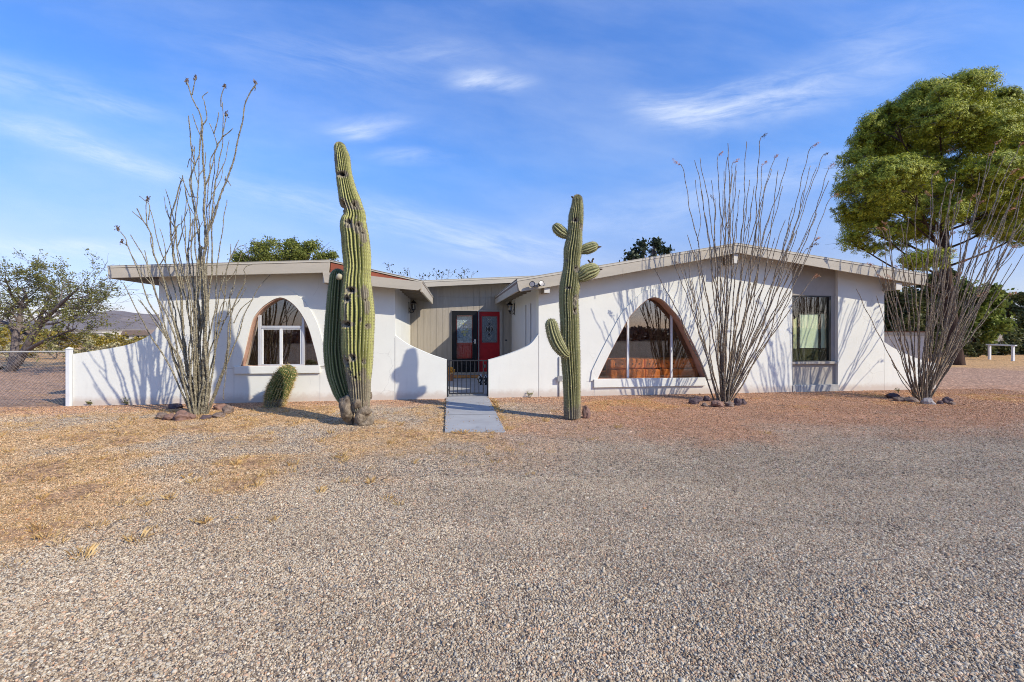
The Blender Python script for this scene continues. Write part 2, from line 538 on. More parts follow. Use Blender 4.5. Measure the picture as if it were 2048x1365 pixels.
# front corner filler in the same plane
mb = MB()
zt = prof(uR0, PR) - .13
slots = []
for vc, w in ((1.86, .085), (1.07, .085)):
    slots.append([(vc - w, 1.02), (vc + w, 1.02), (vc + w, 2.20), (vc - w, 2.20)])
mb.prism([[(WT+.002, FOOT), (4.9, FOOT), (4.9, zt), (WT+.002, zt)]] + slots, uR0, uR0 + .25, 'vuz')
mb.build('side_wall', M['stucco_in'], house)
for vc, w in ((1.86, .085), (1.07, .085)):
    mb = MB(); mb.box(uR0 + .10, uR0 + .11, vc - w, vc + w, 1.02, 2.20)
    mb.build('slit_window', M['bronze'], house)

# entry wall of vertical boards, with the double door
VD = 4.9
ue0, ue1 = hu(817, VD), hu(1027, VD)
dz0 = 0.12
dl, dr = hu(903.5, VD), hu(1004, VD)
dzt = hz(950, 620.5, VD)
zj = hz(940, 595, VD)
ztop = 3.05
mb = MB()
mb.box(ue0, dl, VD + .02, VD + .2, FOOT, ztop); mb.box(dr, ue1, VD + .02, VD + .2, FOOT, ztop); mb.box(dl, dr, VD + .02, VD + .2, dzt, ztop)
bw = hu(872.5, VD) - hu(860, VD)
u = hu(822.5, VD) - bw
while u < ue1:
    a, b = max(u + .003, ue0), min(u + bw - .003, ue1)
    for (za, zb) in ((0.02, zj - .008), (zj + .012, ztop)):
        if b <= dl or a >= dr or za > dzt:
            mb.box(a, b, VD, VD + .019, za, zb)
        else:
            if a < dl: mb.box(a, dl, VD, VD + .019, za, zb)
            if b > dr: mb.box(dr, b, VD, VD + .019, za, zb)
            mb.box(max(a, dl), min(b, dr), VD, VD + .019, dzt, zb)
    u += bw
mb.build('entry_wall', M['siding'], house)
# jambs
mb = MB()
jw = .075
mb.box(dl - .01, dl + jw*.55, VD - .03, VD + .12, dz0, dzt); mb.box(dr - jw, dr + .015, VD - .03, VD + .12, dz0, dzt)
mb.box(dl + jw*.55 + .001, dr - jw - .001, VD - .03, VD + .12, dzt - .05, dzt)
um = hu(957.3, VD)
mb.box(um - .018, um + .018, VD - .02, VD + .10, dz0, dzt - .051)
mb.box(dl, dr, VD - .06, VD + .12, dz0 - .06, dz0 - .001)
mb.build('door_frame', M['bay'], house, bevel=0.004)

def zA(x, y, v=VD): return hf(890 + x/7.19, 610 + y/7.19, v)
# red door leaves
def leaf(u0, u1, glass, gm, name='door'):
    vd = VD + .045
    mb = MB()
    zt = dzt - .052
    g0, g1, gz0, gz1 = glass
    mb.prism([[(u0, dz0), (u1, dz0), (u1, zt), (u0, zt)], [(g0, gz0), (g1, gz0), (g1, gz1), (g0, gz1)]], vd, vd + .045)
    # two raised panels below
    w = (u1 - u0)
    for k in (0, 1):
        a = u0 + w*(.14 + .38*k); b = a + w*.33
        for (sh, d) in ((0, .008), (.03, .016)):
            mb.box(a + sh, b - sh, vd - d, vd - d + .0075, dz0 + .22 + sh, gz0 - .17 - sh)
    # moulding round the glass
    t = .03
    mb.prism([[(g0 - t, gz0 - t), (g1 + t, gz0 - t), (g1 + t, gz1 + t), (g0 - t, gz1 + t)], [(g0, gz0), (g1, gz0), (g1, gz1), (g0, gz1)]], vd - .014, vd - .0005)
    d = mb.build(name, M['red'], house, bevel=0.003)
    mb = MB(); mb.box(g0 - .002, g1 + .002, vd + .018, vd + .028, gz0 - .002, gz1 + .002)
    mb.build('door_glass', M[gm], d)
    return d, vd
a, b = zA(530, 545), zA(755, 165)
dR, vd = leaf(um + .019, dr - jw - .001, (a[0], b[0], a[1], b[1]), 'leaded_dk')
dR['label'] = 'right door leaf with leaded diamond glass'
mb = MB()
def cam(pts, r=.006, v=None):
    mb.tube([(p[0], (vd + .012) if v is None else v, p[1]) for p in pts], r, 5)
x0, x1, y0, y1 = 548, 737, 183, 527
cam([zA(x0,y0), zA(x1,y0), zA(x1,y1), zA(x0,y1), zA(x0,y0)], .005)
def wave(ph):
    return [zA(638 + ph*34*math.sin((y-200)/300*3*math.pi), y) for y in range(200, 505, 10)]
cam(wave(1)); cam(wave(-1))
cam([zA(600,183), zA(660,255)]); cam([zA(676,183), zA(616,255)]); cam([zA(600,527), zA(660,455)]); cam([zA(676,527), zA(616,455)])
cam([zA(604,300), zA(578,352), zA(604,405), zA(622,352), zA(604,300)]); cam([zA(672,300), zA(700,352), zA(672,405), zA(654,352), zA(672,300)])
mb.build('lead_came', M['came'], dR)
mb = MB()
for cx, cy, rx, ry in ((637,288,20,32),(601,352,19,42),(637,354,17,42),(675,354,19,42),(636,420,20,32)):
    L = [zA(cx, cy-ry), zA(cx+rx, cy), zA(cx, cy+ry), zA(cx-rx, cy)]
    q = MB(); q.prism([L], vd + .0135, vd + .0165); q.build('dark_diamond', M['dark'], dR)

a, b = zA(172, 547), zA(388, 168)
dL, vd = leaf(dl + jw*.55 + .001, um - .019, (a[0], b[0], a[1], b[1]), 'leaded')
dL['label'] = 'left door leaf with grape cluster glass behind the storm door'
mb = MB()
grapes = [(225,268,15,0),(262,270,14,1),(300,285,13,1),(236,355,21,0),(279,350,19,0),(280,312,10,0),(310,320,17,0),(326,352,17,1),(250,317,12,0),(263,388,17,1),(297,388,17,1),(322,388,12,1),(240,392,11,1),(283,432,20,1)]
for cx, cy, r, yl in grapes:
    L = [zA(cx + r*math.cos(t*math.pi/8), cy + r*1.05*math.sin(t*math.pi/8)) for t in range(16)]
    q = MB(); q.prism([L], vd + .0135, vd + .0165); q.build('glass_grape', M['grape_y' if yl else 'grape_w'], dL)
    cam(L + [L[0]], .004)
cam([zA(235,175), zA(262,225), zA(292,262), zA(320,280), zA(384,300)], .005); cam([zA(180,300), zA(225,280)], .004); cam([zA(180,462), zA(384,462)], .006)
mb.build('lead_came', M['came'], dL)

# storm door of dark bronze, hung in front of the left leaf
mb = MB()
vs = VD - .075
o0, o1 = zA(100, 968, vs), zA(466, 88, vs)
i0, i1 = zA(168, 775, vs), zA(393, 150, vs)
mb.prism([[(o0[0], dz0), (o1[0], dz0), (o1[0], o1[1]), (o0[0], o1[1])], [(i0[0], i0[1]), (i1[0], i0[1]), (i1[0], i1[1]), (i0[0], i1[1])]], vs, vs + .04)
t = .012
mb.prism([[(i0[0]-t, i0[1]-t), (i1[0]+t, i0[1]-t), (i1[0]+t, i1[1]+t), (i0[0]-t, i1[1]+t)], [(i0[0], i0[1]), (i1[0], i0[1]), (i1[0], i1[1]), (i0[0], i1[1])]], vs - .008, vs - .0005)
pz0, pz1 = dz0 + .08, i0[1] - .12
mb.box(i0[0] + .02, i1[0] - .02, vs - .006, vs - .0005, pz0, pz1)
sd = mb.build('storm_door', M['bronze'], house, bevel=0.003)
mb = MB(); mb.box(i0[0], i1[0], vs + .016, vs + .021, i0[1], i1[1]); mb.build('storm_glass', M['glass_storm'], sd)
mb = MB(); hx = zA(432, 530, vs)
mb.box(hx[0] - .016, hx[0] + .016, vs - .022, vs - .0005, hx[1] - .075, hx[1] + .075)
mb.tube([(hx[0], vs - .02, hx[1] + .02), (hx[0], vs - .055, hx[1] + .015), (hx[0] - .07, vs - .06, hx[1] + .012)], .009, 8)
mb.build('handle', M['chrome'], sd, bevel=.003)
mb = MB(); bx = zA(878, 510)
mb.lathe([(.03, 0), (.03, .012), (.022, .02), (.012, .022)], seg=14)
bell = mb.build('doorbell', M['black'], house, smooth=True)
bell.location = (bx[0], VD - .001, bx[1]); bell.rotation_euler = (R(90), 0, 0)

# --- tall window bay with taupe panels
ub0, ub1 = uR1, uP0
vb = .075
mb = MB()
tp = wall_top(ub0, ub1, PR)
zA1 = hz(1620, 591.5, vb)
mb.prism([[(ub0 + .001, zA1), (ub1 - .001, zA1)] + tp[::-1]], vb, vb + .12)
mb.build('upper_panel', M['bay'], house)
zs1 = hz(1620, 728.5, vb); zb1 = hz(1620, 769.5, vb)
mb = MB(); mb.box(ub0 + .001, ub1 - .001, vb, vb + .12, zb1, zs1 - .001); mb.build('lower_panel', M['bay'], house)
mb = MB(); mb.box(ub0 + .002, ub1 + .005, -.02, vb + .12, FOOT, zb1 - .001); mb.build('base_block', M['block'], house, bevel=.012)
mb = MB(); mb.box(ub0 + .001, ub1 - .02, .0, vb + .2, zs1, zs1 + .062); mb.build('window_sill', M['bay'], house, bevel=.008)
wz0, wz1 = zs1 + .063, zA1 - .001
uw1 = hu(1663, vb)
mb = MB(); mb.box(uw1, ub1 - .001, vb + .02, vb + .12, wz0, wz1); mb.build('window_jamb', M['bay'], house)
fw = .035
mb = MB()
mb.prism([[(ub0 + .002, wz0), (uw1 - .002, wz0), (uw1 - .002, wz1), (ub0 + .002, wz1)],
          [(ub0 + .03, wz0 + .02), (uw1 - .06, wz0 + .02), (uw1 - .06, wz1 - fw), (ub0 + .03, wz1 - fw)]], vb + .01, vb + .10)
bw_ = mb.build('window', M['bayframe'], house, bevel=.003)
bw_['label'] = 'tall black framed window in a taupe bay'
mb = MB(); mb.box(ub0 + .03, uw1 - .06, vb + .05, vb + .056, wz0 + .02, wz1 - fw); mb.build('glass', M['glass_bay'], bw_)
# pale roller blinds with dark mullions just inside
def zB(x, y, v): return hf(1560 + x/5.936, 570 + y/5.936, v)
vi = vb + .16
mbp = MB()
for x0, x1, y0, y1 in ((230, 455, 352, 752), (480, 590, 346, 750)):
    a, b = zB(x0, y1, vi), zB(x1, y0, vi); mbp.box(a[0], b[0], vi, vi + .01, a[1], b[1])
mbp.build('blind', M['blind'], bw_)
mbp = MB(); a = zB(160, 757, vi); b = zB(205, 375, vi); c = zB(160, 412, vi)
mbp.prism([[(a[0], a[1]), (b[0], a[1]), (b[0], b[1]), (a[0], c[1])]], vi, vi + .01)
mbp.build('blind', M['blind_y'], bw_)
mbp = MB()
for x0, x1, y0, y1 in ((205, 230, 360, 757), (455, 479, 340, 757)):
    a, b = zB(x0, y1, vi), zB(x1, y0, vi); mbp.box(a[0] + .001, b[0] - .001, vi - .02, vi + .02, a[1], b[1])
a, b = zB(160, 352, vi), zB(600, 332, vi); mbp.prism([[(zB(160,412,vi)), (zB(205,372,vi)), (zB(228,350,vi)), (zB(600,343,vi)), (zB(600,328,vi)), (zB(215,338,vi)), (zB(160,395,vi))]], vi - .02, vi - .001)
mbp.build('mullion', M['bayframe'], bw_)
mbp = MB(); a, b = zB(150, 925, vi), zB(600, 758, vi); mbp.box(a[0], b[0], vi, vi + .02, wz0, b[1]); mbp.build('low_panel', M['olive'], bw_)
mbp = MB(); mbp.box(ub0 - .3, ub1 + .1, .7, .72, .1, 2.8); mbp.build('inner_wall', M['darkwood'], house)

# --- rooms behind the glass
mb = MB(); mb.box(uL0 + .26, uL1 - .26, 1.5, 1.6, .05, 2.30); mb.build('inner_wall', M['copper_wall'], house)
mb = MB(); mb.box(uR0 + .26, uR1 - .06, 2.0, 2.1, .05, 2.40); mb.build('inner_wall', M['copper_wall'], house)
mb = MB(); mb.box(uL0 + .26, uL1 - .3, WT + .002, 2.99, -.02, .06); mb.box(uR0 + .26, uR1 + .3, WT + .002, 3.39, -.02, .06)
mb.build('room_floor', M['carpet'], house)
mb = MB(); mb.box(uR1 - .05, uR1 + .06, WT + .01, 3.3, .07, 2.9); mb.build('inner_wall', M['darkwood'], house)

# --- roofs
def slab(P, t, v0, v1, name, mats):
    mb = MB()
    loop = [(p[0], p[1]) for p in P] + [(p[0], p[1] - tt) for p, tt in list(zip(P, t))[::-1]]
    mb.prism([loop], v0, v1)
    return mb.build(name, mats, house)
def roof(P, tl):
    # weathered top sheet over a brown deck
    top = [(p[0] + dx, p[1] + .012) for p, dx in zip(P, (-.01, 0, .01))]
    slab(top, (.011,)*3, VO - .012, BACK, 'roof', M['roof'])
    slab([(p[0], p[1] - .001) for p in P], tl, VO + .045, BACK - .01, 'roof_deck', M['soffit'])
roof(PL, (.10, .10, .04)); roof(PR, (.10, .10, .10))

def board(pts, v0, v1, mat='fascia', name='fascia', bevel=.004):
    mb = MB(); mb.prism([pts], v0, v1); return mb.build(name, M[mat], house, bevel=bevel)
def strip(P, h, v0, v1):
    loop = [(p[0], p[1] - .002) for p in P] + [(p[0], p[1] - h) for p in P[::-1]]
    return board(loop, v0, v1, 'drip', 'roof_edge', .003)
# right wing gable boards
dr_ = .042
strip(PR, dr_, VO - .010, VO + .04)
bot = [hf(x, y, VO) for x, y in ((1849.5,571),(1540,517.8),(1476,505.8),(1400,520.8),(1082,577.2),(1042,583.5),(1038,581))]
board([(p[0], p[1] - dr_ - .004) for p in PR] + bot, VO, VO + .04)
# left wing
PLf = [pA, pB]
strip([pA, pB], dr_*.8, VO - .010, VO + .04)
board([(p[0], p[1] - dr_*.8 - .004) for p in PLf] + [hf(657.5,545.5,VO), hf(216.5,556.5,VO)], VO, VO + .04)
strip([(pB[0] + .004, pB[1]), pC], .03, VO - .004, VO + .04)
board([hf(661,526,VO), hf(843,566,VO), hf(838,570,VO), hf(660,552,VO)], VO + .012, VO + .035, 'redwood', 'gable_board', .002)
board([hf(646,545,VO), hf(740,552.3,VO), hf(843.5,564.8,VO), hf(842.5,577.5,VO), hf(836.5,581.5,VO), hf(800,578.4,VO), hf(742,573,VO), hf(650,566,VO)], VO - .045, VO - .005)
for x_, y_, h_ in ((1246, 531, 22), (1604, 507, 18), (436, 529, 20)):
    a_ = hf(x_, y_ + 6, VO); b_ = hf(x_, y_ + h_ + 2, VO)
    mb = MB(); mb.box(a_[0] - .004, a_[0] + .004, VO - .0015, VO + .01, b_[1], a_[1]); mb.build('fascia_joint', M['rafter'], house)
# eave boards along the courtyard and outer ends
def eave(u0, u1, zt, zb, v0, v1):
    mb = MB(); mb.box(u0, u1, v0, v1, zb, zt); mb.build('fascia', M['fascia'], house, bevel=.004)
    mb = MB(); mb.box(u0 - .008, u1 + .008, v0, v1 + .02, zt + .002, zt + .03); mb.build('roof_edge', M['drip'], house)
zc = hf(843.5, 564.8, VO)[1]
eave(pC[0] - .045, pC[0] - .005, zc, zc - .205, VO + .002, 4.55)
eave(qA[0] + .002, qA[0] + .042, qA[1] - .05, qA[1] - .265, VO + .045, 4.85)
eave(pA[0] + .002, pA[0] + .042, pA[1] - .05, pA[1] - .235, VO + .045, BACK - .1)
eave(qC[0] - .042, qC[0] - .002, qC[1] - .05, qC[1] - .245, VO + .045, BACK - .1)
# rafters under the courtyard eaves
for v in (.35, 1.05, 1.75, 2.45, 3.15, 3.85, 4.5):
    for P, ua, ub, s in ((PL, uc0 - .2 - .03*v, pC[0] - .05, 1), (PR, qA[0] + .046, uR0 + .2, -1)):
        mb = MB()
        if s == 1:
            za, zb_ = prof(ua, P) - .105, prof(ub, P) - .06
            L = [(ua, za), (ub, zb_), (ub, zb_ - .06), (ub - .14, prof(ub - .14, P) - .20), (ua, za - .13)]
        else:
            za, zb_ = prof(ua, P) - .103, prof(ub, P) - .103
            L = [(ua, za), (ub, zb_), (ub, zb_ - .14), (ua + .14, prof(ua + .14, P) - .24), (ua, za - .05)]
        mb.prism([L], v, v + .05)
        mb.build('rafter', M['rafter'], house)
# beam ends
def beam(x0, x1, y0, y1, vv=-.37, depth=.5):
    a, b = hf(x0, y1, vv), hf(x1, y0, vv)
    mb = MB(); mb.box(a[0], b[0], vv + .006, vv + depth, a[1], b[1], 0); mb.box(a[0] + .002, b[0] - .002, vv, vv + .0055, a[1] + .002, b[1] - .002, 1)
    mb.build('beam', [M['rafter'], M['beamwhite']], house)
beam(1088.5, 1099.6, 576.5, 586.2); beam(1464.5, 1476.5, 507.5, 527, -.37, .36); beam(1792.5, 1804, 566.5, 580)
beam(645.5, 668, 546, 566.5, -.40, .39)
# entry roof between the wings
VE = 4.25
e0, e1 = hf(842, 562, VE), hf(1068, 552.5, VE)
mb = MB(); mb.prism([[e0, e1, (e1[0], e1[1] - .10), (e0[0], e0[1] - .10)]], VE + .04, BACK); mb.build('roof_deck', M['soffit'], house)
mb = MB(); mb.prism([[(e0[0], e0[1] + .013), (e1[0], e1[1] + .013), (e1[0], e1[1] + .002), (e0[0], e0[1] + .002)]], VE - .012, BACK); mb.build('roof', M['roof'], house)
strip([e0, e1], .05, VE - .01, VE + .035)
board([(e0[0], e0[1] - .054), (e1[0], e1[1] - .054), hf(1068, 563.8, VE), hf(842, 574.8, VE)], VE, VE + .035)

# ================================================================== things at the house
def atH(u, v, z): return H(u, v, z)

# courtyard walls with scooped tops
def scoop(pts, foot_l, foot_r, label, name='courtyard_wall', v0=0.0, th=.2):
    L = cm2([hf(*p) for p in pts], .05)
    u0 = L[0][0]
    root = empty(name, H(u0, 0, 0), label, 'wall', TH)
    mb = MB()
    loop = [(p[0] - u0, p[1]) for p in L]
    mb.prism([loop + [(loop[-1][0], FOOT), (loop[0][0], FOOT)]], v0, v0 + th)
    mb.build('wall_body', M['stucco'], root)
    return root
scoop([(790.4,671.5),(804.6,682),(821,692),(841,701),(863,710.3),(893.3,720.5)], 0, 0, 'scooped white stucco courtyard wall on the left side of the black gate')
scoop([(977,720.8),(999.5,714.5),(1024.6,706),(1049.7,695.5),(1063.6,686),(1076.9,669)], 0, 0, 'scooped white stucco courtyard wall on the right side of the black gate')
scoop([(146,708.5),(169,705),(195,701),(237,694),(267,686.5),(292,675),(305,666),(317.7,651)], 0, 0, 'sweeping white garden wall at the left end of the house beside the chain link fence', 'garden_wall')
scoop([(1768.9,684.5),(1785,695),(1805,705),(1827,714.5),(1850,722),(1872,727)], 0, 0, 'sweeping white garden wall at the right end of the house behind an ocotillo', 'garden_wall')

# gate
g0 = hu(893.6, .08)
gate = empty('gate', H(g0, .08, 0), 'low black iron gate of upright bars between the courtyard walls', 'gate', TH)
def gx(x): return hu(x, .08) - g0
def gz(y): return hz(935, y, .08)
for a, b, nm in ((893.6, 896.6, 'post'), (973.8, 976.8, 'post')):
    mb = MB(); mb.box(gx(a), gx(b), -.018, .018, gz(800), gz(720.5)); mb.build(nm, M['black'], gate, bevel=.003)
mb = MB()
mb.box(gx(897.6), gx(899.8), -.014, .014, gz(788.2), gz(720.6)); mb.box(gx(965.6), gx(967.6), -.014, .014, gz(788.2), gz(720.6))
mb.box(gx(899.8) + .001, gx(965.6) - .001, -.013, .013, gz(722.6), gz(720.6)); mb.box(gx(899.8) + .001, gx(965.6) - .001, -.013, .013, gz(788.2), gz(786))
mb.build('gate_frame', M['black'], gate, bevel=.002)
for x in (906.6, 915, 923.7, 932.5, 941, 949.6, 957.8):
    mb = MB(); mb.box(gx(x) - .0075, gx(x) + .0075, -.0075, .0075, gz(786.2), gz(722.4)); mb.build('bar', M['black'], gate)
mb = MB(); mb.box(gx(967.7), gx(973.7), -.01, .01, gz(723.4), gz(721)); mb.build('top_bar', M['black'], gate, bevel=.003)
mb = MB(); mb.box(gx(967.7), gx(972), -.025, .012, gz(736), gz(730)); mb.build('latch', M['black'], gate, bevel=.003)
for y in (731, 778):
    mb = MB(); mb.box(gx(896.7), gx(897.5), -.012, .012, gz(y + 3), gz(y)); mb.build('hinge', M['black'], gate)

# porch and walk
def struct(o): o['kind'] = 'structure'; return o
mb = MB(); mb.prism([[tuple(H(hu(893), .25)[:2]), tuple(H(hu(977), .25)[:2]), tuple(H(uR0 - .002, .25)[:2]), tuple(H(hu(1024, 4.9) , 4.89)[:2]), tuple(H(ue0, 4.89)[:2]), tuple(H(uc0 + .002, .25)[:2])]], -.1, .055, 'uzv')
struct(mb.build('porch_floor', M['concrete']))
mb = MB()
w0, w1, w2, w3 = gp(889.5, 866.5), gp(1011, 866.5), H(hu(976.5, .0), .249), H(hu(892.5, 0), .249)
mb.prism([[tuple(w0[:2]), tuple(w1[:2]), tuple(w2[:2]), tuple(w3[:2])]], -.1, .03, 'uzv')
pth = struct(mb.build('path', M['concrete'], bevel=.008))

for fy_ in (.36, .70):
    a_ = w0.lerp(w3, fy_); b_ = w1.lerp(w2, fy_)
    mb = MB(); mb.prism([[(a_.x + .01, a_.y - .006), (b_.x - .01, b_.y - .006), (b_.x - .01, b_.y + .006), (a_.x + .01, a_.y + .006)]], .0295, .0312, 'uzv')
    q = mb.build('control_joint', M['black'], pth)
m0 = H(hu(938, 3.6), 3.9, .056)
mt = empty('doormat', m0, 'orange brown doormat lying in front of the red doors', 'doormat', TH)
mb = MB(); mb.box(-.46, .46, -.3, .3, .001, .035); mb.build('mat_body', M['mat'], mt, bevel=.01)
mb = MB(); mb.box(-.48, .48, -.32, .32, 0, .012); mb.build('mat_border', M['black'], mt)

# lanterns
def lantern(u, v, z, s, label):
    t = empty('wall_lantern', H(u, v, z), label, 'lantern', TH, 'black wall lanterns by the entry')
    k = .15*s
    mb = MB(); mb.box(0, .02*s, -.055, .055, -.24, .12); mb.build('backplate', M['black'], t, bevel=.008)
    mb = MB(); mb.tube([(.01*s, 0, -.17), (.07*s, 0, -.22), (.13*s, 0, -.20), (k, 0, -.14)], .011, 8); mb.tube([(.015*s, 0, -.05), (.06*s, 0, -.12), (.05*s, 0, -.18)], .008, 8)
    mb.build('arm', M['black'], t, smooth=True)
    mb = MB(); mb.lathe([(.012, .19), (.02, .175), (.012, .165), (.035, .15), (.075, .115), (.105, .085), (.105, .075), (.085, .07)], (k, 0, 0), 12); mb.build('hood', M['black'], t)
    mb = MB(); mb.lathe([(.072, .069), (.068, .03), (.05, -.10)], (k, 0, 0), 12); mb.build('glass', M['glass_lamp'], t)
    mb = MB(); mb.lathe([(.056, -.101), (.056, -.12), (.03, -.145), (.012, -.17), (.018, -.185), (.004, -.205)], (k, 0, 0), 12)
    for q in range(6):
        a = q*math.pi/3
        mb.tube([(k + .078*math.cos(a), .078*math.sin(a), .072), (k + .058*math.cos(a), .058*math.sin(a), -.105)], .006, 5)
    mb.build('cage', M['black'], t)
    mb = MB(); mb.lathe([(.012, -.09), (.012, .0), (.018, .02), (.004, .05)], (k, 0, 0), 8); mb.build('bulb', M['beamwhite'], t, smooth=True)
lv = 4.15
ul = uc0 + (uc1 - uc0)*(lv - WT)/(4.9 - WT)
lantern(ul + .001, lv, hz(827, 612, 4.1), 1, 'black wall lantern on the left courtyard side wall')
lantern(uR0 - .001, lv, hz(1022, 615, 4.1), -1, 'black wall lantern on the right courtyard side wall')

# flood light on the right gable board
fu, fz = hf(1072, 571, VO)
fl = empty('floodlight', H(fu, VO - .001, fz), 'small twin headed floodlight on the beige fascia corner', 'floodlight', TH)
mb = MB(); mb.box(-.05, .05, -.03, 0, -.045, .045); mb.tube([(-.02, -.03, 0), (-.06, -.09, -.005)], .012, 6); mb.tube([(.02, -.03, .01), (.05, -.09, .01)], .012, 6); mb.build('bracket', M['grey_metal'], fl, bevel=.006)
for sx, col_ in ((-.075, 0), (.065, 1)):
    mb = MB(); mb.lathe([(.02, .0), (.045, .02), (.06, .07), (.066, .10), (.06, .102), (.05, .085), (.0, .08)], seg=16)
    lh = mb.build('lamp_head', M['bronze'], fl, smooth=True); lh.location = (sx, -.06, -.01 + .02*col_); lh.rotation_euler = (R(78), 0, R(20 if col_ else -22))
    mb = MB(); mb.lathe([(.058, .088), (.058, .094), (.0, .097)], seg=16); g_ = mb.build('lens', M['lens'], lh)
mb = MB(); mb.box(.10, .19, -.10, -.09, -.02, .035); mb.box(.10, .11, -.09, -.0, -.0, .02); mb.build('visor', M['grey_metal'], fl, bevel=.004)

# outlet box and conduit on the right wall
cu = hu(1118)
cd = empty('conduit', H(cu, 0, 0), 'thin grey conduit with outlet box on the white wall behind the right saguaro', 'conduit', TH)
mb = MB(); mb.tube([(0, -.018, FOOT), (0, -.018, hz(1118, 714))], .012, 8); mb.build('pipe', M['grey_metal'], cd, smooth=True)
mb = MB(); zc_ = hz(1121, 757); mb.box(-.05, .05, -.075, -.03, zc_ - .06, zc_ + .06); mb.box(-.055, .055, -.085, -.0755, zc_ - .065, zc_ + .065); mb.build('outlet_box', M['grey_metal'], cd, bevel=.004)

# sofa behind the large arched window
so = empty('sofa', H(hu(1305, 1.0), .50, .06), 'orange button tufted sofa seen through the large arched window', 'sofa', TH)
mb = MB(); mb.box(-1.35, 1.3, .0, .85, .02, .40); mb.build('seat_base', M['orange'], so, bevel=.04)
for i in range(6):
    u = -1.33 + i*.438
    mb = MB(); mb.box(u, u + .434, -.10, .17, .18, .50 + .012*(i % 2)); mb.build('back_cushion', M['orange'], so, bevel=.03)
    mb = MB(); mb.box(u + .002, u + .432, -.07 + .01*(i % 3), .18, .517, .745 + .012*((i*5) % 3)); c_ = mb.build('top_cushion', M['orange'], so, bevel=.045)
    for du in (.13, .30):
        mb = MB(); mb.lathe([(.020, 0), (.014, .008), (.0, .011)], seg=10); b_ = mb.build('button', M['orange_dk'], c_, smooth=True); b_.location = (u + du, -.072 + .01*(i % 3), .635); b_.rotation_euler = (R(90), 0, 0)
mb = MB(); mb.box(-1.35, 1.31, .185, .24, .18, .77); mb.build('back_panel', M['orange'], so, bevel=.02)

# small things in the courtyard
fp = H(hu(901, 3.0), 3.0, .056)
pot = empty('flower_pot', fp, 'small pot of orange yellow flowers just inside the gate', 'flower pot')
M['pot'] = simple('terracotta', (0.42, 0.19, 0.09), .8)
M['petal'] = simple('orange_petals', (0.75, 0.36, 0.05), .7, .3, 30)
mb = MB(); mb.lathe([(.07, 0), (.095, .14), (.105, .14), (.105, .17), (.085, .17)], seg=16); mb.build('pot', M['pot'], pot, smooth=False)
fl_ = []
for i in range(260):
    d = Vector((rg.gauss(0, 1), rg.gauss(0, 1), rg.gauss(.3, .8))).normalized()*rg.uniform(.05, .13)
    c_ = Vector((0, 0, .28)) + d
    a = Vector((rg.gauss(0,1), rg.gauss(0,1), rg.gauss(0,1))).normalized()*.022; b = a.orthogonal().normalized()*.018
    fl_.append([c_ + a, c_ + b, c_ - a, c_ - b])
soup('blossoms', fl_, M['petal'], pot)
# ================================================================== plants: materials
def bark_mat(name, c1, c2, scale=14, stretch=(1, 1, .35), bump=.6):
    m, nt, out = newmat(name); g = NT(nt)
    v = g.scalev(g.obj(), stretch)
    n1 = g.noise(v, scale, 6, .65)
    cc = g.ramp(n1, [(.3, c1), (.68, c2)])
    g.bsdf(out, cc, .9, g.bump(g.noise(v, scale*2.2, 5, .7), bump, .03), .1)
    return m
M['bark_mesquite'] = bark_mat('mesquite_bark', (.07, .055, .05), (.25, .205, .18))
M['bark_pine'] = bark_mat('pine_bark', (.022, .016, .013), (.10, .062, .045), 9)
M['twig'] = bark_mat('grey_twig', (.10, .085, .07), (.26, .23, .20), 10)

def leaf_mat(name, stops, trans=.3, rough=.55, nscale=.8):
    """colour differs from leaf to leaf (young and old growth)"""
    m, nt, out = newmat(name); g = NT(nt)
    geo = g.n('ShaderNodeNewGeometry')
    rnd = geo.outputs['Random Per Island']
    n1 = g.noise(geo.outputs['Position'], nscale, 3, .6)
    f = g.math('ADD', g.math('MULTIPLY', rnd, .6), g.math('MULTIPLY', n1, .45), clamp=True)
    cc = g.ramp(f, stops)
    b = g.n('ShaderNodeBsdfPrincipled'); g.l(cc, b.inputs['Base Color']); b.inputs['Roughness'].default_value = rough; b.inputs['Specular IOR Level'].default_value = .25
    t = g.n('ShaderNodeBsdfTranslucent'); g.l(cc, t.inputs[0])
    mx = g.n('ShaderNodeMixShader'); mx.inputs[0].default_value = trans
    g.l(b.outputs[0], mx.inputs[1]); g.l(t.outputs[0], mx.inputs[2]); g.l(mx.outputs[0], out.inputs[0])
    return m
M['pine'] = leaf_mat('pine_needles', [(.15, (.08, .12, .018)), (.5, (.31, .34, .035)), (.9, (.62, .59, .06))], .15)
M['youngpine'] = leaf_mat('young_pine_needles', [(.15, (.07, .105, .022)), (.5, (.165, .21, .038)), (.9, (.30, .33, .06))])
M['mesq'] = leaf_mat('mesquite_leaves', [(.2, (.085, .095, .025)), (.55, (.19, .19, .05)), (.9, (.33, .30, .09))])
M['palo'] = leaf_mat('palo_verde_leaves', [(.2, (.10, .13, .025)), (.55, (.21, .235, .045)), (.9, (.33, .32, .08))])
M['darkleaf'] = leaf_mat('dark_oval_leaves', [(.2, (.018, .030, .018)), (.55, (.04, .058, .03)), (.9, (.09, .10, .05))], .15)
M['bush'] = leaf_mat('olive_bush_leaves', [(.2, (.045, .060, .022)), (.55, (.10, .115, .035)), (.9, (.20, .18, .07))])
M['creosote'] = leaf_mat('yellow_scrub_leaves', [(.2, (.16, .13, .02)), (.55, (.33, .245, .04)), (.9, (.48, .36, .08))])
M['cholla'] = leaf_mat('pale_cholla_spines', [(.2, (.16, .15, .07)), (.55, (.40, .36, .19)), (.9, (.62, .55, .34))], .1)
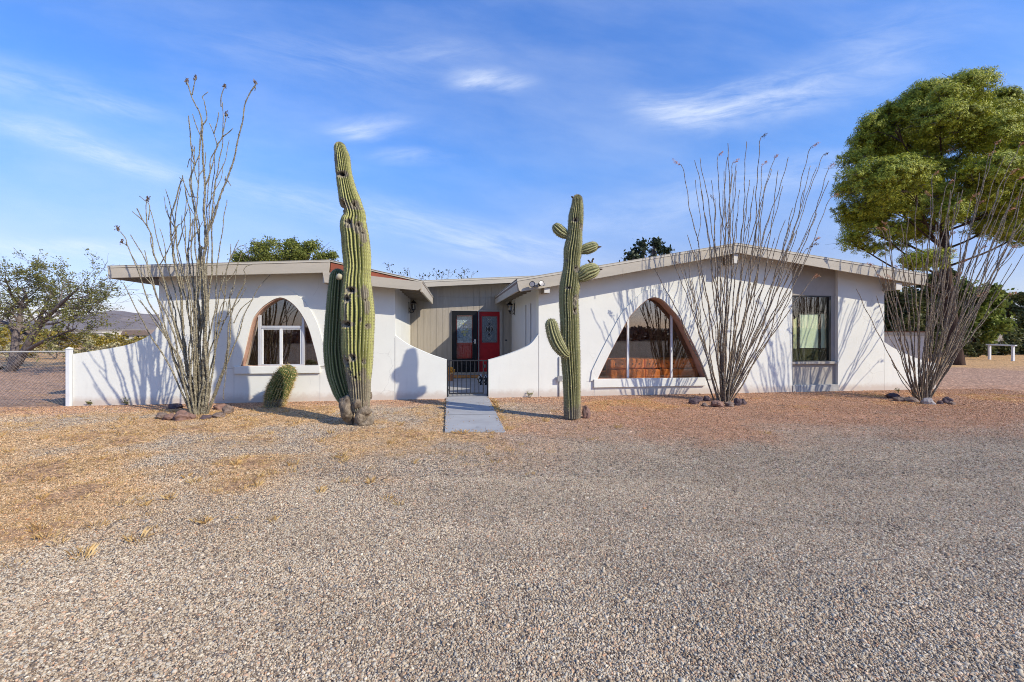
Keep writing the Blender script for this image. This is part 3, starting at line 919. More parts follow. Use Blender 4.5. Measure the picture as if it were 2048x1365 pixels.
M['straw'] = leaf_mat('dry_grass_blades', [(.15, (.38, .21, .075)), (.5, (.60, .38, .14)), (.9, (.76, .57, .29))], .25, .8, 1.5)
M['thornplume'] = leaf_mat('dry_seed_heads', [(.2, (.05, .035, .03)), (.55, (.13, .085, .06)), (.9, (.26, .17, .12))], .1)
M['drybrush'] = leaf_mat('brown_dry_brush', [(.2, (.06, .042, .03)), (.55, (.13, .09, .06)), (.9, (.24, .17, .11))], .1)
M['plume'] = leaf_mat('orange_seed_plumes', [(.2, (.30, .11, .05)), (.55, (.50, .22, .10)), (.9, (.62, .36, .20))], .3)

# ------------------------------------------------------------------ cacti
def cactus_mat(name, crest, valley, base_h=0.0, grey=(.30, .25, .18), dot=(.10, .075, .045)):
    m, nt, out = newmat(name); g = NT(nt)
    cr = g.attr('crest'); ho = g.attr('hole'); scar = g.attr('scar')
    v = g.obj()
    n1 = g.noise(v, 5, 6, .6)
    cc = g.mix(g.sstep(cr, .12, .85), valley, crest)  # furrows between ribs darkened in the skin colour, standing in for shade
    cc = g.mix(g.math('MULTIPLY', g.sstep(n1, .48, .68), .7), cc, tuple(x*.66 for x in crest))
    # corky grey brown patches
    n2 = g.noise(g.scalev(v, (1, 1, .55)), 7, 7, .75)
    s = g.math('MULTIPLY', g.sstep(g.math('ADD', n2, g.math('MULTIPLY', scar, .75)), .60, .80), .9)
    gc = g.ramp(g.noise(v, 40, 5, .7), [(.3, tuple(x*.55 for x in grey)), (.7, tuple(x*1.15 for x in grey))])
    cc = g.mix(s, cc, gc)
    # areoles dotted along the crests
    ar = g.math('MULTIPLY', g.sstep(cr, .86, .97), g.sstep(g.attr('dots'), .25, .75))
    cc = g.mix(g.math('MULTIPLY', ar, .8), cc, dot)
    cc = g.mix(g.sstep(ho, .25, .6), cc, (.022, .016, .012))
    g.bsdf(out, cc, .62, g.bump(g.noise(v, 70, 4, .6), .25, .01), .3)
    return m
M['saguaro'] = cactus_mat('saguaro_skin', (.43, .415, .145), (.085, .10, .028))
M['saguaro_arm'] = cactus_mat('saguaro_arm_skin', (.17, .20, .075), (.03, .042, .014), dot=(.36, .32, .22))  # younger, deeper green skin, with the trunk's shade darkened into the colour
M['saguaro2'] = cactus_mat('saguaro_skin_grey', (.37, .35, .15), (.075, .08, .03))
M['barrel'] = cactus_mat('barrel_skin', (.14, .175, .05), (.04, .055, .016))
M['spine'] = leaf_mat('cactus_spines', [(.2, (.22, .17, .10)), (.55, (.46, .40, .26)), (.9, (.66, .60, .44))], .1)
M['spine_gold'] = leaf_mat('golden_spines', [(.2, (.30, .17, .06)), (.55, (.56, .42, .16)), (.9, (.74, .62, .32))], .15)
M['burl'] = bark_mat('corky_burl', (.09, .065, .045), (.34, .27, .19), 16, (1, 1, .7), .9)

def cactus(path, radii, nrib, amp, mat, parent, name, spine_mat, step=.022, dents=(), spin=0.0, per=6, sp_len=.03, sp_w=.0028, sp_n=3, sp_step=.03, seed=1, scar0=None, lump=.03, dome=True, droop=0.0):
    r_ = random.Random(seed)
    pts = [Vector(p) for p in path]
    P4 = catmull(pts, step)
    # radius along the path
    cum = [0.0]
    for a, b in zip(P4[:-1], P4[1:]): cum.append(cum[-1] + (b-a).length)
    ctl = [0.0]
    kp = catmull(pts, 1e9)
    # key positions measured on the dense path
    keyd = []
    j = 0
    for p in pts:
        best = min(range(j, len(P4)), key=lambda i: (P4[i]-p).length); keyd.append(cum[best]); j = best
    Rr = np.interp(cum, keyd, radii)
    k = max(3, int(.12/step)) | 1
    ker = np.ones(k)/k
    Rr = np.convolve(np.pad(Rr, k//2, mode='edge'), ker, mode='valid')
    tot = cum[-1]
    if dome:
        Rt = Rr[-1]
        h = Rt*1.15
        # dome rings
        t_end = (P4[-1] - P4[-3]).normalized()
        Pd = []; Rd = []
        for q in range(1, 11):
            a = q/10*math.pi/2
            Pd.append(P4[-1] + t_end*h*math.sin(a)); Rd.append(max(.002, Rt*math.cos(a)))
        P4 = P4 + Pd; Rr = np.concatenate([Rr, Rd])
        for p in Pd: cum.append(cum[-1] + h/10)
    n = len(P4); seg = nrib*per
    ths = np.arange(seg)*2*math.pi/seg + spin
    c = np.abs(np.sin(nrib*(ths - spin)/2.0))
    crest = c**1.25
    V = np.zeros((n, seg, 3)); C = np.zeros((n, seg)); D = np.zeros((n, seg)); N = np.zeros((n, seg, 3))
    t0 = (P4[1]-P4[0]).normalized()
    nx = Vector((0, -1, 0)); nx = (nx - t0*nx.dot(t0)).normalized()
    for i in range(n):
        t = (P4[min(i+1, n-1)] - P4[max(i-1, 0)])
        t = t.normalized() if t.length > 1e-9 else t0
        nx = (nx - t*nx.dot(t)).normalized(); ny = t.cross(nx)
        ph = ths + .05*math.sin(cum[i]*1.7 + seed) + np.repeat(np.array([.11*mnoise.noise(Vector((math.cos(a)*1.6 + seed, math.sin(a)*1.6, cum[i]*1.1))) + .035*mnoise.noise(Vector((math.cos(a)*3 + seed, math.sin(a)*3, cum[i]*4))) for a in ths[::per]]), per)     # ribs wander
        dirs = np.outer(np.cos(ph), np.array(nx)) + np.outer(np.sin(ph), np.array(ny))
        lum = np.array([1 + lump*(mnoise.noise(Vector((math.cos(a)*1.3 + seed*3, math.sin(a)*1.3, cum[i]*2.2)))) for a in ths[::per]])
        lum = np.repeat(lum, per)
        ribj = 1.0 + .10*np.sin(cum[i]*9 + np.floor((ths - spin)/(2*math.pi/nrib))*2.3)
        rad = Rr[i]*lum*(1 - amp*ribj*(1 - crest))
        V[i] = np.array(P4[i]) + dirs*rad[:, None]
        N[i] = dirs; C[i] = crest
        D[i] = .5 + .5*math.cos(2*math.pi*cum[i]/.046)
    Hh = np.zeros((n, seg)); S = np.zeros((n, seg))
    if scar0 is not None:
        zr = V[:, :, 2]
        S += np.clip((scar0[0] - zr)/scar0[1], 0, 1)
    for (p, rx, rz, dep, hole) in dents:
        q = V - np.array(p)
        d = np.sqrt((q[..., 0]/rx)**2 + (q[..., 1]/max(rx, .06))**2 + (q[..., 2]/rz)**2)
        w = np.clip(1 - d, 0, 1)
        V -= N*(dep*np.minimum(1, w*1.9))[..., None]
        if hole: Hh = np.maximum(Hh, np.clip(w*2.2, 0, 1)*hole)
        S = np.maximum(S, np.clip(1.75 - d, 0, 1))
        C = C*(1 - np.clip(1.2 - d, 0, 1))
    me = bpy.data.meshes.new(name)
    idx = np.arange(n*seg).reshape(n, seg)
    a = idx[:-1, :]; b = np.roll(idx, -1, axis=1)[:-1, :]; c2 = np.roll(idx, -1, axis=1)[1:, :]; d2 = idx[1:, :]
    faces = np.stack([a, b, c2, d2], -1).reshape(-1, 4)
    # spines
    tri = []
    crest_k = [int(round((q + .5)*per)) % seg for q in range(nrib)]
    stp = max(1, int(round(sp_step/step)))
    for i in range(2, n - 1, stp):
        for kk in crest_k:
            if S[i, kk] > .75 or Rr[i] < .01: continue
            p = Vector(V[i, kk]); nn = Vector(N[i, kk])
            if nn.y > .45: continue
            for q in range(sp_n):
                d = (nn*1.0 + Vector((r_.gauss(0, .55), r_.gauss(0, .55), r_.gauss(-droop, .55)))).normalized()
                L = sp_len*r_.uniform(.5, 1.15)
                s_ = d.cross(Vector((r_.gauss(0,1), r_.gauss(0,1), r_.gauss(0,1)))).normalized()*sp_w
                b0 = p - nn*.004
                tri.append([b0 - s_, b0 + s_, b0 + d*L])
    nv = n*seg
    ex = [tuple(q) for t_ in tri for q in t_]
    me.from_pydata(V.reshape(-1, 3).tolist() + ex, [], faces.tolist() + [idx[-1].tolist()] + [[nv + 3*k, nv + 3*k + 1, nv + 3*k + 2] for k in range(len(tri))])
    for nm, arr in (('crest', C), ('hole', Hh), ('scar', S), ('dots', D)):
        at_ = me.attributes.new(nm, 'FLOAT', 'POINT'); at_.data.foreach_set('value', np.concatenate([arr.reshape(-1), np.zeros(len(ex))]).astype(np.float32))
    me.polygons.foreach_set('use_smooth', [True]*len(me.polygons))
    me.materials.append(mat); me.materials.append(spine_mat)
    me.polygons.foreach_set('material_index', np.concatenate([np.zeros(len(faces) + 1), np.ones(len(tri))]).astype(np.int32))
    me.update()
    o = bpy.data.objects.new(name, me); col.objects.link(o)
    if parent: o.parent = parent
    return o

def fpx(dx, dy, Y):      # pixel radius to metres
    return dx/F*Y

# --- big saguaro on the left
Ys = 7.46
edges1 = [(700,739.5,806),(699.5,740,790),(696,741,764),(692,743,742),(685.5,745.5,700),(684,748,655),(682.5,750,628),(683,745.5,594),(686.5,740,560),
          (689.5,740.5,534),(684.5,739.5,490),(684,737.5,472),(682,735,461),(681,733,446),(687,731,433),(684.5,726,419),(678.5,720.5,402),(676.5,711.5,380),(672.5,703,347),(668.8,699,314),(668.5,692,298)]
path = [at((a+b)/2, y, Ys) for a, b, y in edges1]
rad1 = [fpx((b-a)/2, 0, Ys) for a, b, y in edges1]
path = [Vector((path[0].x + .02, path[0].y, .22))] + path; rad1 = [rad1[0]*.80] + rad1
rad1[-1] *= .93
# stop the path a little below the very top so that the dome ends at the top
def surf(px, py, path_c, Y):
    """point on the front of a column at this pixel"""
    X = (px - HX)/F*Y; Z = CH + (HY - py)/F*Y
    best = min(path_c, key=lambda t: abs(t[0].z - Z))
    dx = X - best[0].x; r = best[1]
    f = math.sqrt(max(.0004, r*r - dx*dx)) if abs(dx) < r else .01
    return Vector((X, Y - f, Z))
pc1 = list(zip(path, rad1))
pc1 = [(a.lerp(b, t/8), ra + (rb-ra)*t/8) for (a, ra), (b, rb) in zip(pc1[:-1], pc1[1:]) for t in range(8)]
def q2(x, y): return (600 + x/4.55, 270 + y/4.55)
def q3(x, y): return (600 + x/4.404, 560 + y/4.404)
dents1 = []
for (px, py), rx, rz, dp, ho in [
    (q2(400,655), .095, .085, .14, 1.0), (q2(372,700), .10, .075, .13, .55), (q2(530,648), .05, .055, .10, 1.0), (q2(478,815), .055, .04, .09, 1.0), (q2(565,835), .045, .045, .08, 1.0),
    (q2(400,375), .085, .042, .09, 1.0), (q2(345,370), .05, .035, .05, .4), (q2(378,915), .07, .05, .09, .5), (q2(395,740), .05, .03, .05, .6),
    (q3(485,100), .085, .045, .11, 1.0), (q3(447,175), .055, .055, .09, 1.0), (q3(440,392), .10, .042, .11, 1.0), (q3(500,680), .055, .05, .10, 1.0), (q3(440,722), .055, .065, .11, 1.0),
    (q3(628,408), .035, .035, .06, 1.0), (q3(592,715), .028, .04, .05, 1.0), (q3(475,805), .024, .026, .05, 1.0), (q3(518,850), .02, .022, .04, 1.0), (q3(558,825), .018, .02, .04, .9), (q3(570,355), .03, .03, .03, .7),
    (q3(610,185), .02, .02, .03, .8), (q3(550,150), .02, .02, .02, .8), (q2(585,1020), .02, .02, .03, .8), (q2(600,905), .03, .03, .04, .9), (q2(540,770), .02, .02, .03, .8)]:
    dents1.append((surf(px, py, pc1, Ys), rx, rz, dp, ho))
for (px, py), rx, rz in [(q3(600,120), .05, .10), (q3(620,240), .035, .10), (q2(605,930), .05, .09), (q2(530,685), .11, .02), (q3(520,930), .11, .07), (q3(455,880), .06, .13), (q3(425,700), .03, .06), (q2(490,850), .07, .03), (q2(570,880), .06, .05), (q3(585,830), .03, .09), (q3(610,1000), .05, .08), (q2(345,260), .02, .10), (q3(440,300), .02, .12)]:
    dents1.append((surf(px, py, pc1, Ys), rx, rz, .006, 0))
b1 = gp(713, 850)
sag1 = empty('saguaro', b1, 'tall thick old saguaro with holes and a corky burl, left of the gate', 'cactus')
def rel(pts, base): return [Vector(p) - Vector(base) for p in pts]
dr1 = [(p - b1, a, b, c_, d) for p, a, b, c_, d in dents1]
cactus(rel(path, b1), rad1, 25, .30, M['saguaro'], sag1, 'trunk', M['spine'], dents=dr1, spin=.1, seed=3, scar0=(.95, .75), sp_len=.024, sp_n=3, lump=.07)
# shaded arm rising from the foot on the left
Ya = 7.68
arm = [(698,806,11),(692,800,14),(685,786,17),(678,764,19),(672.5,742,20),(669,715,20),(667.5,690,19.5),(668.5,655,18),(670.5,620,17.5),(673,585,17),(675.5,556,15.5)]
cactus(rel([at(x, y, Ya) for x, y, r in arm], b1), [fpx(r, 0, Ya) for x, y, r in arm], 18, .28, M['saguaro_arm'], sag1, 'arm', M['spine'], seed=5, sp_len=.026, sp_n=3, scar0=(.2, .25))
# pale young bud on the arm
mb = MB()
mb.lathe([(.02, -.03), (.05, .0), (.055, .03), (.035, .065), (.0, .075)], seg=14)
bd = mb.build('bud', M['spine'], sag1, smooth=True); bd.location = at(680.5, 556, 7.36) - b1; bd.rotation_euler = (R(55), 0, R(-20))
# corky burl
def lump(mb, c, r, seed, sub=3, rough=.28, freq=6.0):
    bm = bmesh.new(); bmesh.ops.create_icosphere(bm, subdivisions=sub, radius=1.0)
    for v in bm.verts:
        p = v.co.copy()
        k = 1 + rough*mnoise.fractal(p*1.3 + Vector((seed*3.1, seed, 0)), .8, 2.2, 3) + .10*mnoise.noise(p*freq + Vector((seed, 0, seed*2)))
        v.co = Vector((p.x*r[0], p.y*r[1], p.z*r[2]))*k + Vector(c)
    bm.verts.index_update()
    mb.add([v.co.copy() for v in bm.verts], [[x.index for x in f.verts] for f in bm.faces])
    bm.free()
mb = MB()
def L3(zx, zy, rx, rz, dy, seed):
    px, py = q3(zx, zy)
    c_ = at(px, py, Ys + dy) - b1
    lump(mb, c_, (fpx(rx/4.404, 0, Ys)*1.12, fpx(rx/4.404, 0, Ys)*1.0, fpx(rz/4.404, 0, Ys)*1.08), seed)
for a in [(418,1135,58,105,-.06,1),(400,1070,50,45,.02,2),(540,1090,62,60,.0,3),(555,1160,62,55,-.05,4),(530,1215,45,60,-.09,5),(590,1255,55,55,-.02,6),(545,1275,60,40,-.05,7),(505,1085,34,45,-.12,8),(440,1230,30,60,-.02,9),(520,1030,75,50,.06,10),(575,1030,50,60,.06,11),(450,1050,60,40,.1,12)]: L3(*a)
mb.build('burl', M['burl'], sag1, smooth=True)

# --- smaller saguaro on the right
Yt = 7.9
edges2 = [(1127.5,1161,838),(1127.7,1161,821),(1127,1160.8,786),(1125,1161,750),(1121.8,1160.5,715),(1121,1159.5,690),(1120.6,1158.5,645),(1119.3,1157,620),(1118.5,1157,591),(1119,1160,573),(1122,1160.3,556),(1126,1160,538),(1127.5,1160.5,520),(1127,1164,503),(1131,1164.8,485),(1135.2,1164,468),(1136.5,1166,450),(1137,1167,433),(1142,1166.5,415),(1143.8,1165.8,402)]
path2 = [at((a+b)/2, y, Yt) for a, b, y in edges2]; rad2 = [fpx((b-a)/2, 0, Yt) for a, b, y in edges2]
path2[0].z = .02
rad2[-1] *= .9
pc2 = list(zip(path2, rad2)); pc2 = [(a.lerp(b, t/8), ra + (rb-ra)*t/8) for (a, ra), (b, rb) in zip(pc2[:-1], pc2[1:]) for t in range(8)]
def q4(x, y): return (1060 + x/5.69, 380 + y/5.69)
def q5(x, y): return (1060 + x/5.69, 610 + y/5.69)
b2 = gp(1143, 838)
dents2 = [(surf(*p, pc2, Yt) - b2, rx, rz, dp, ho) for p, rx, rz, dp, ho in [
    (q4(505,360), .05, .03, .08, 1.0), (q4(580,430), .035, .035, .05, .9), (q4(522,910), .04, .045, .09, 1.0), (q4(425,1125), .05, .018, .05, .9), (q5(512,70), .045, .05, .09, 1.0), (q4(520,1235), .05, .04, .04, .2), (q4(500,1290), .03, .05, .03, .4), (q4(410,810), .02, .02, .02, .5)]]
sag2 = empty('saguaro', b2, 'slimmer saguaro with one low curved arm and three short upper arms, right of the gate', 'cactus')
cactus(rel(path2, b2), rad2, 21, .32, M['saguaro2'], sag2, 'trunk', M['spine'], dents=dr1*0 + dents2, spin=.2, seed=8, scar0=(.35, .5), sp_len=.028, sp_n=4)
def arm2(px, Yl, nr_, seed, mat='saguaro2', ln=.03):
    P = [at(x, y, Yv) - b2 for (x, y, r), Yv in zip(px, Yl)]
    return cactus(P, [fpx(r, 0, Yl[-1]) for x, y, r in px], nr_, .2, M[mat], sag2, 'arm', M['spine'], step=.014, seed=seed, sp_len=ln, sp_n=4, sp_step=.024)
arm2([(1135,709,6),(1130,708,9),(1122,699,12.5),(1113,684,14),(1106.5,666,13.8),(1103,652,12.5)], [7.78,7.72,7.70,7.70,7.70,7.70], 14, 21, ln=.04)
arm2([(1137,472,7),(1130,469,10),(1122,464,12),(1116.5,459,11)], [7.92]*4, 11, 22)
arm2([(1160,503,6),(1168,500,10),(1176,497.5,12),(1184,494.5,10.5)], [7.9]*4, 11, 23)
arm2([(1155,557,8),(1164,552,14.5),(1172,546,17.5),(1181,542.5,15.5)], [7.86]*4, 13, 24)
M['fruit'] = simple('dry_fruit', (.06, .035, .02), .8, .3, 20)
mb = MB()
for (x, y), (x2, y2), Yv in ((q4(755,655), q4(812,648), 7.9), (q4(765,655), q4(790,662), 7.88), (q4(690,835), q4(657,798), 7.86), (q4(705,830), q4(712,790), 7.86), (q4(712,790), q4(730,787), 7.86), (q4(780,912), q4(824,904), 7.86), (q4(305,415), q4(304,375), 7.92), (q4(485,95), q4(474,72), 7.9)):
    mb = MB(); mb.tube([at(x, y, Yv) - b2, at((x+x2)/2, (y+y2)/2 - .3, Yv) - b2, at(x2, y2, Yv) - b2], [.013, .017, .010], 7)
    mb.build('fruit', M['fruit'], sag2, smooth=True)

# --- leaning barrel cactus under the left window
Yb = 9.15
b3 = Vector(((553 - HX)/F*Yb, Yb, 0))
bar_ = empty('barrel_cactus', b3, 'stout leaning barrel cactus with golden spines below the left arched window', 'cactus')
bp = [(548,816,21),(549.5,806,24),(554,790,27),(561,773,28),(568,759,26.5),(573,750,23)]
bpp = [at(x, y, Yb) - b3 for x, y, r in bp]; bpp[0].z = -.05
cactus(bpp, [fpx(r, 0, Yb)*.76 for x, y, r in bp], 24, .26, M['barrel'], bar_, 'body', M['spine_gold'], step=.018, seed=31, sp_len=.075, sp_n=5, sp_w=.0045, sp_step=.030, droop=.15, scar0=(.22, .3))

# ------------------------------------------------------------------ ocotillos
def ocotillo_mat(name, c_dark, c_mid, c_hi):
    m, nt, out = newmat(name); g = NT(nt)
    v = g.obj()
    n1 = g.noise(g.scalev(v, (2.2, 2.2, 1.0)), 16, 5, .7)
    vo = g.vor(v, 42)
    cc = g.ramp(n1, [(.28, c_dark), (.5, c_mid), (.72, c_hi)])
    cc = g.mix(g.math('MULTIPLY', g.sstep(vo.outputs['Distance'], .55, .2), .45), cc, tuple(x*.45 for x in c_dark))
    g.bsdf(out, cc, .85, g.bump(g.math('SUBTRACT', 1.0, vo.outputs['Distance']), .8, .012), .15)
    return m
M['oco1'] = ocotillo_mat('ocotillo_bark_olive', (.085, .07, .05), (.26, .225, .15), (.46, .41, .28))
M['oco2'] = ocotillo_mat('ocotillo_bark_grey', (.075, .055, .042), (.26, .195, .135), (.50, .42, .29))
M['thorn'] = simple('grey_thorns', (.24, .20, .145), .8, .2, 20)

def stem_tube(P, r0, r1, root, mat, name='stem', step=.035, wig=.012, seed=0, sides=6):
    r_ = random.Random(seed)
    D = catmull(P, step)
    n = len(D)
    ph = [r_.uniform(0, 6.28) for _ in range(6)]
    out = []; rad = []
    for i, p in enumerate(D):
        t = i/max(1, n-1)
        s = i*step
        w = wig*min(1, t*3)
        out.append(p + Vector((w*(math.sin(s*5 + ph[0]) + .6*math.sin(s*13 + ph[1])), w*(math.sin(s*4.3 + ph[2]) + .6*math.sin(s*11 + ph[3])), 0)))
        r = r0 + (r1 - r0)*t**.85
        rad.append(r*(1.0 + .16*math.sin(s*47 + ph[4]) + r_.uniform(-.08, .08)))
    mb = MB(); mb.tube(out, rad, sides, jit=.10)
    return out, mb

def build_stem(P, r0, r1, root, mat, seed, branches=(), thorns=True, step=.035, wig=.012):
    out, mb = stem_tube(P, r0, r1, root, mat, step=step, wig=wig, seed=seed)
    for k, (BP, q0, q1) in enumerate(branches):
        o2, m2 = stem_tube(BP, q0, q1, root, mat, step=step, wig=wig*.8, seed=seed*7 + k)
        mb.add(m2.v, m2.f)
    if thorns:
        r_ = random.Random(seed + 99)
        tri = []
        n = len(out)
        for i in range(2, n - 1):
            t = i/n; r = r0 + (r1-r0)*t**.85
            for q in range(3 if t < .8 else 2):
                d = Vector((r_.gauss(0,1), r_.gauss(0,1), r_.uniform(-.2, .9))).normalized()
                b0 = out[i].lerp(out[i-1], r_.random()) + Vector((d.x, d.y, 0)).normalized()*r*.8
                s_ = d.orthogonal().normalized()*(.0035 + r*.08)
                tri.append([b0 - s_, b0 + s_, b0 + d*(r_.uniform(.012, .026) + r*.35)])
        for t_ in tri: mb.add(t_, [(0, 1, 2)], 1)
    mb.build('stem', [mat, M['thorn']], root, smooth=True, recalc=False)
    return out

def plume(root, p, d, L, seed, mat='plume'):
    r_ = random.Random(seed); q = []
    for i in range(int(26 + L*90)):
        t = r_.random()
        c_ = p + d*L*t + Vector((0, 0, -.25*L*t*t)) + Vector((r_.gauss(0,1), r_.gauss(0,1), r_.gauss(0,1)))*.014
        a = (d + Vector((r_.gauss(0,.7), r_.gauss(0,.7), r_.gauss(0,.7)))).normalized()*r_.uniform(.014, .03); b = a.orthogonal().normalized()*.008
        q.append([c_ - a, c_ + b, c_ + a, c_ - b])
    soup('seed_plume', q, M[mat], root)

# traced stems of the left ocotillo
def OA(x, y): return (220 + x/3.411, 130 + y/3.411)
def OB(x, y): return (200 + x/3.591, 480 + y/3.592)
b4 = gp(400, 829)
Y4 = b4.y
oc1 = empty('ocotillo', b4, 'tall ocotillo of thick olive branching stems before the left end of the house', 'ocotillo')
A_, B_ = 'A', 'B'
S = [
 # (r0, r1, depth lean, points, branches)
 (.042,.012, .25, [B_,(690,1250),(655,1080),(620,900),(600,700),(580,400),(555,250),(525,100),A_,(430,1262),(412,1150),(410,1050),(440,960),(472,850),(497,770)], [[A_,(432,1258),(455,1110),(490,1080),(515,1030),(531,980)], [A_,(415,1180),(438,1130),(448,1020),(462,940),(486,830)], [A_,(450,1100),(458,1260)], [A_,(458,1240),(485,1180),(508,1092)]]),
 (.052,.010,-.15, [B_,(742,1250),(748,1080),(745,900),(752,700),(745,500),(738,330),(733,200),(728,50),A_,(648,1260),(652,1150),(640,1000),(650,830),(638,700),(626,500),(634,412),(610,320),(588,275),(555,205),(520,112)], [[A_,(634,412),(662,355),(642,245),(628,220),(668,185)], [A_,(650,830),(688,720),(715,610),(730,548),(708,470),(680,398)], [A_,(730,548),(766,495),(782,400),(795,335)], [A_,(708,470),(735,390),(745,325)], [A_,(758,285),(760,210),(778,150)], [A_,(770,490),(805,465),(838,432)], [A_,(740,545),(690,650),(680,760),(650,835)], [A_,(560,205),(580,90)], [A_,(626,500),(600,440),(560,335)]]),
 (.040,.010,-.3, [B_,(770,1245),(775,1000),(752,760),(765,500),(755,250),(748,90),A_,(655,1235),(665,1150),(690,1088),(740,950),(770,850),(800,780),(828,690),(852,600),(890,450),(912,370),(922,270),(958,185),(996,124)], [[A_,(672,1130),(690,1040),(716,965),(695,900)], [A_,(800,785),(828,828)], [A_,(960,180),(990,150),(985,178)], [A_,(785,790),(790,760)]]),
 (.034,.010, .3, [B_,(722,1240),(700,1000),(692,760),(720,540),(690,390),(650,260),(635,160),(630,60),A_,(530,1340),(540,1200),(545,1130),(566,1050)], [[B_,(690,390),(715,270),(712,150),(725,40)],[A_,(545,1205),(590,1150),(630,1070)]]),
 (.036,.010, .05, [B_,(735,1235),(715,1000),(700,800),(712,560),(700,420),(720,250),(716,60),A_,(620,1260),(606,1190),(580,1030),(560,880),(548,790),(576,690),(556,590),(545,480),(541,348)], [[A_,(578,686),(606,610),(622,520),(630,440)], [A_,(560,600),(576,560)], [A_,(560,875),(545,900),(505,800),(475,770)], [A_,(580,690),(548,640),(527,700)], [A_,(565,900),(605,905)]]),
 (.024,.007,-.35, [B_,(625,1190),(580,1080),(530,960),(455,830),(380,720),(330,630),(290,550),(220,420),(170,312)], []),
 (.026,.007, .2, [B_,(655,1225),(600,1060),(560,950),(500,760),(440,600),(370,480),(330,400),(290,270),(230,120),(190,20),A_,(118,1235),(112,1190),(80,1150),(53,1122)], [[A_,(114,1230),(75,1208)]]),
 (.022,.006,-.2, [B_,(645,1160),(590,980),(530,800),(470,680),(420,600),(350,510),(268,428)], []),
 (.036,.010, .1, [B_,(690,1240),(660,1060),(620,880),(560,680),(520,540),(480,400),(440,230),(385,100),A_,(300,1300),(285,1190),(255,1110),(225,1060),(182,980)], [[A_,(256,1112),(246,1040),(244,960),(257,915)],[A_,(262,1060),(268,960),(250,935),(205,897)],[A_,(222,1060),(186,1030),(152,1002)], [B_,(430,180),(460,130),(500,50),(545,-60)], [B_,(388,110),(368,30),(365,-20)]]),
 (.024,.007,-.1, [B_,(680,1220),(600,980),(540,860),(470,640),(430,470),(380,330),(345,240),(335,150),(320,75)], []),
 (.026,.006,-.3, [B_,(785,1215),(860,1010),(915,830),(930,600),(985,400),(1030,320),(1045,240),(1035,220),(1055,190),(1095,178)], []),
 (.026,.006, .15, [B_,(790,1200),(880,980),(930,720),(940,560),(935,400),(965,310),(985,170)], []),
 (.024,.006, .35, [B_,(795,1190),(895,930),(985,710),(1040,530),(1100,420),(1150,330),(1222,250)], [[B_,(960,600),(1010,500),(1085,432)]]),
 (.024,.006,-.2, [B_,(775,1215),(815,900),(830,640),(850,420),(880,310),(905,230),(945,120),(990,55),(1032,40)], [[B_,(938,150),(941,30)]]),
 (.020,.006, .3, [B_,(765,1200),(770,900),(782,640),(778,450),(768,265)], []),
 (.032,.009, .35, [B_,(715,1215),(690,950),(655,720),(640,560),(625,440),(590,330),(565,240)], [[B_,(645,580),(672,470)],[B_,(632,480),(640,330)]]),
 (.020,.006,-.3, [B_,(790,1170),(850,1020),(900,880),(922,700),(912,900),(890,1080),(886,1150)], []),
 (.022,.006,-.05, [B_,(780,1190),(825,850),(850,560),(880,460),(910,440)], [[B_,(840,600),(905,560),(908,450)]]),
]
def trace(L, lean, base):
    mode = None; pts = []
    raw = []
    for e in L:
        if e in ('A', 'B'): mode = e; continue
        raw.append(OA(*e) if mode == 'A' else OB(*e))
    for (x, y) in raw:
        hgt = max(0, (825 - y)/660)
        pts.append(at(x, y, Y4 + lean*hgt*1.6) - base)
    return pts
for i, (r0, r1, lean, L, br) in enumerate(S):
    P = trace(L, lean, b4)
    P[0].z = max(-.05, min(P[0].z, .0)) - .03
    P[0].x *= .6
    brs = [(trace(b, lean, b4), max(r1*1.0, .009), .006) for b in br]
    build_stem(P, r0*.72, r1*.85, oc1, M['oco1'], 40 + i, brs, step=.03, wig=.006)
r_ = random.Random(404)
for i, (tx, ty) in enumerate([(262,470),(300,420),(352,470),(371,400),(384,290),(402,235),(421,330),(430,300),(447,205),(455,400),(478,480),(492,560),(318,560),(333,380),(365,350),(280,600)]):
    lean = r_.uniform(-.4, .4)
    t = at(tx, ty, Y4 + lean) - b4; b_ = Vector((t.x*.07 + r_.uniform(-.06, .06), r_.uniform(-.1, .1), -.04))
    P = []
    for q in range(7):
        u = q/6; p_ = b_.lerp(t, u); p_.x -= math.copysign(.16, t.x)*math.sin(math.pi*u)*min(1, abs(t.x)); p_ += Vector((r_.uniform(-.05, .05), r_.uniform(-.05, .05), 0))*(0 if q in (0, 6) else 1); P.append(p_)
    br = []
    for q in range(r_.choice([0, 1, 1, 2])):
        s0 = P[4].lerp(P[5], r_.random()); d = (P[6] - P[4]).normalized(); L_ = r_.uniform(.3, .7); sd_v = Vector((r_.choice((-1, 1))*.35, r_.uniform(-.3, .3), 0))
        br.append(([s0, s0 + (d + sd_v)*L_*.5, s0 + (d*1.1 + sd_v*.6)*L_], .008, .005))
    build_stem(P, r_.uniform(.014, .020), .006, oc1, M['oco1'], 600 + i, br, step=.035, wig=.008)
tips = [OA(580,90), OA(520,112), OA(996,124), OA(778,150), OA(870,120), OA(795,335), OA(257,915), OA(53,1122), OA(75,1208), OA(500,430), OA(838,432)]
for i, (x, y) in enumerate(tips[:4] + tips[5:9]):
    plume(oc1, at(x, y + 4, Y4 + .1) - b4, Vector((rg.uniform(-.3,.3), 0, 1)).normalized(), .10, 300 + i, 'thornplume')
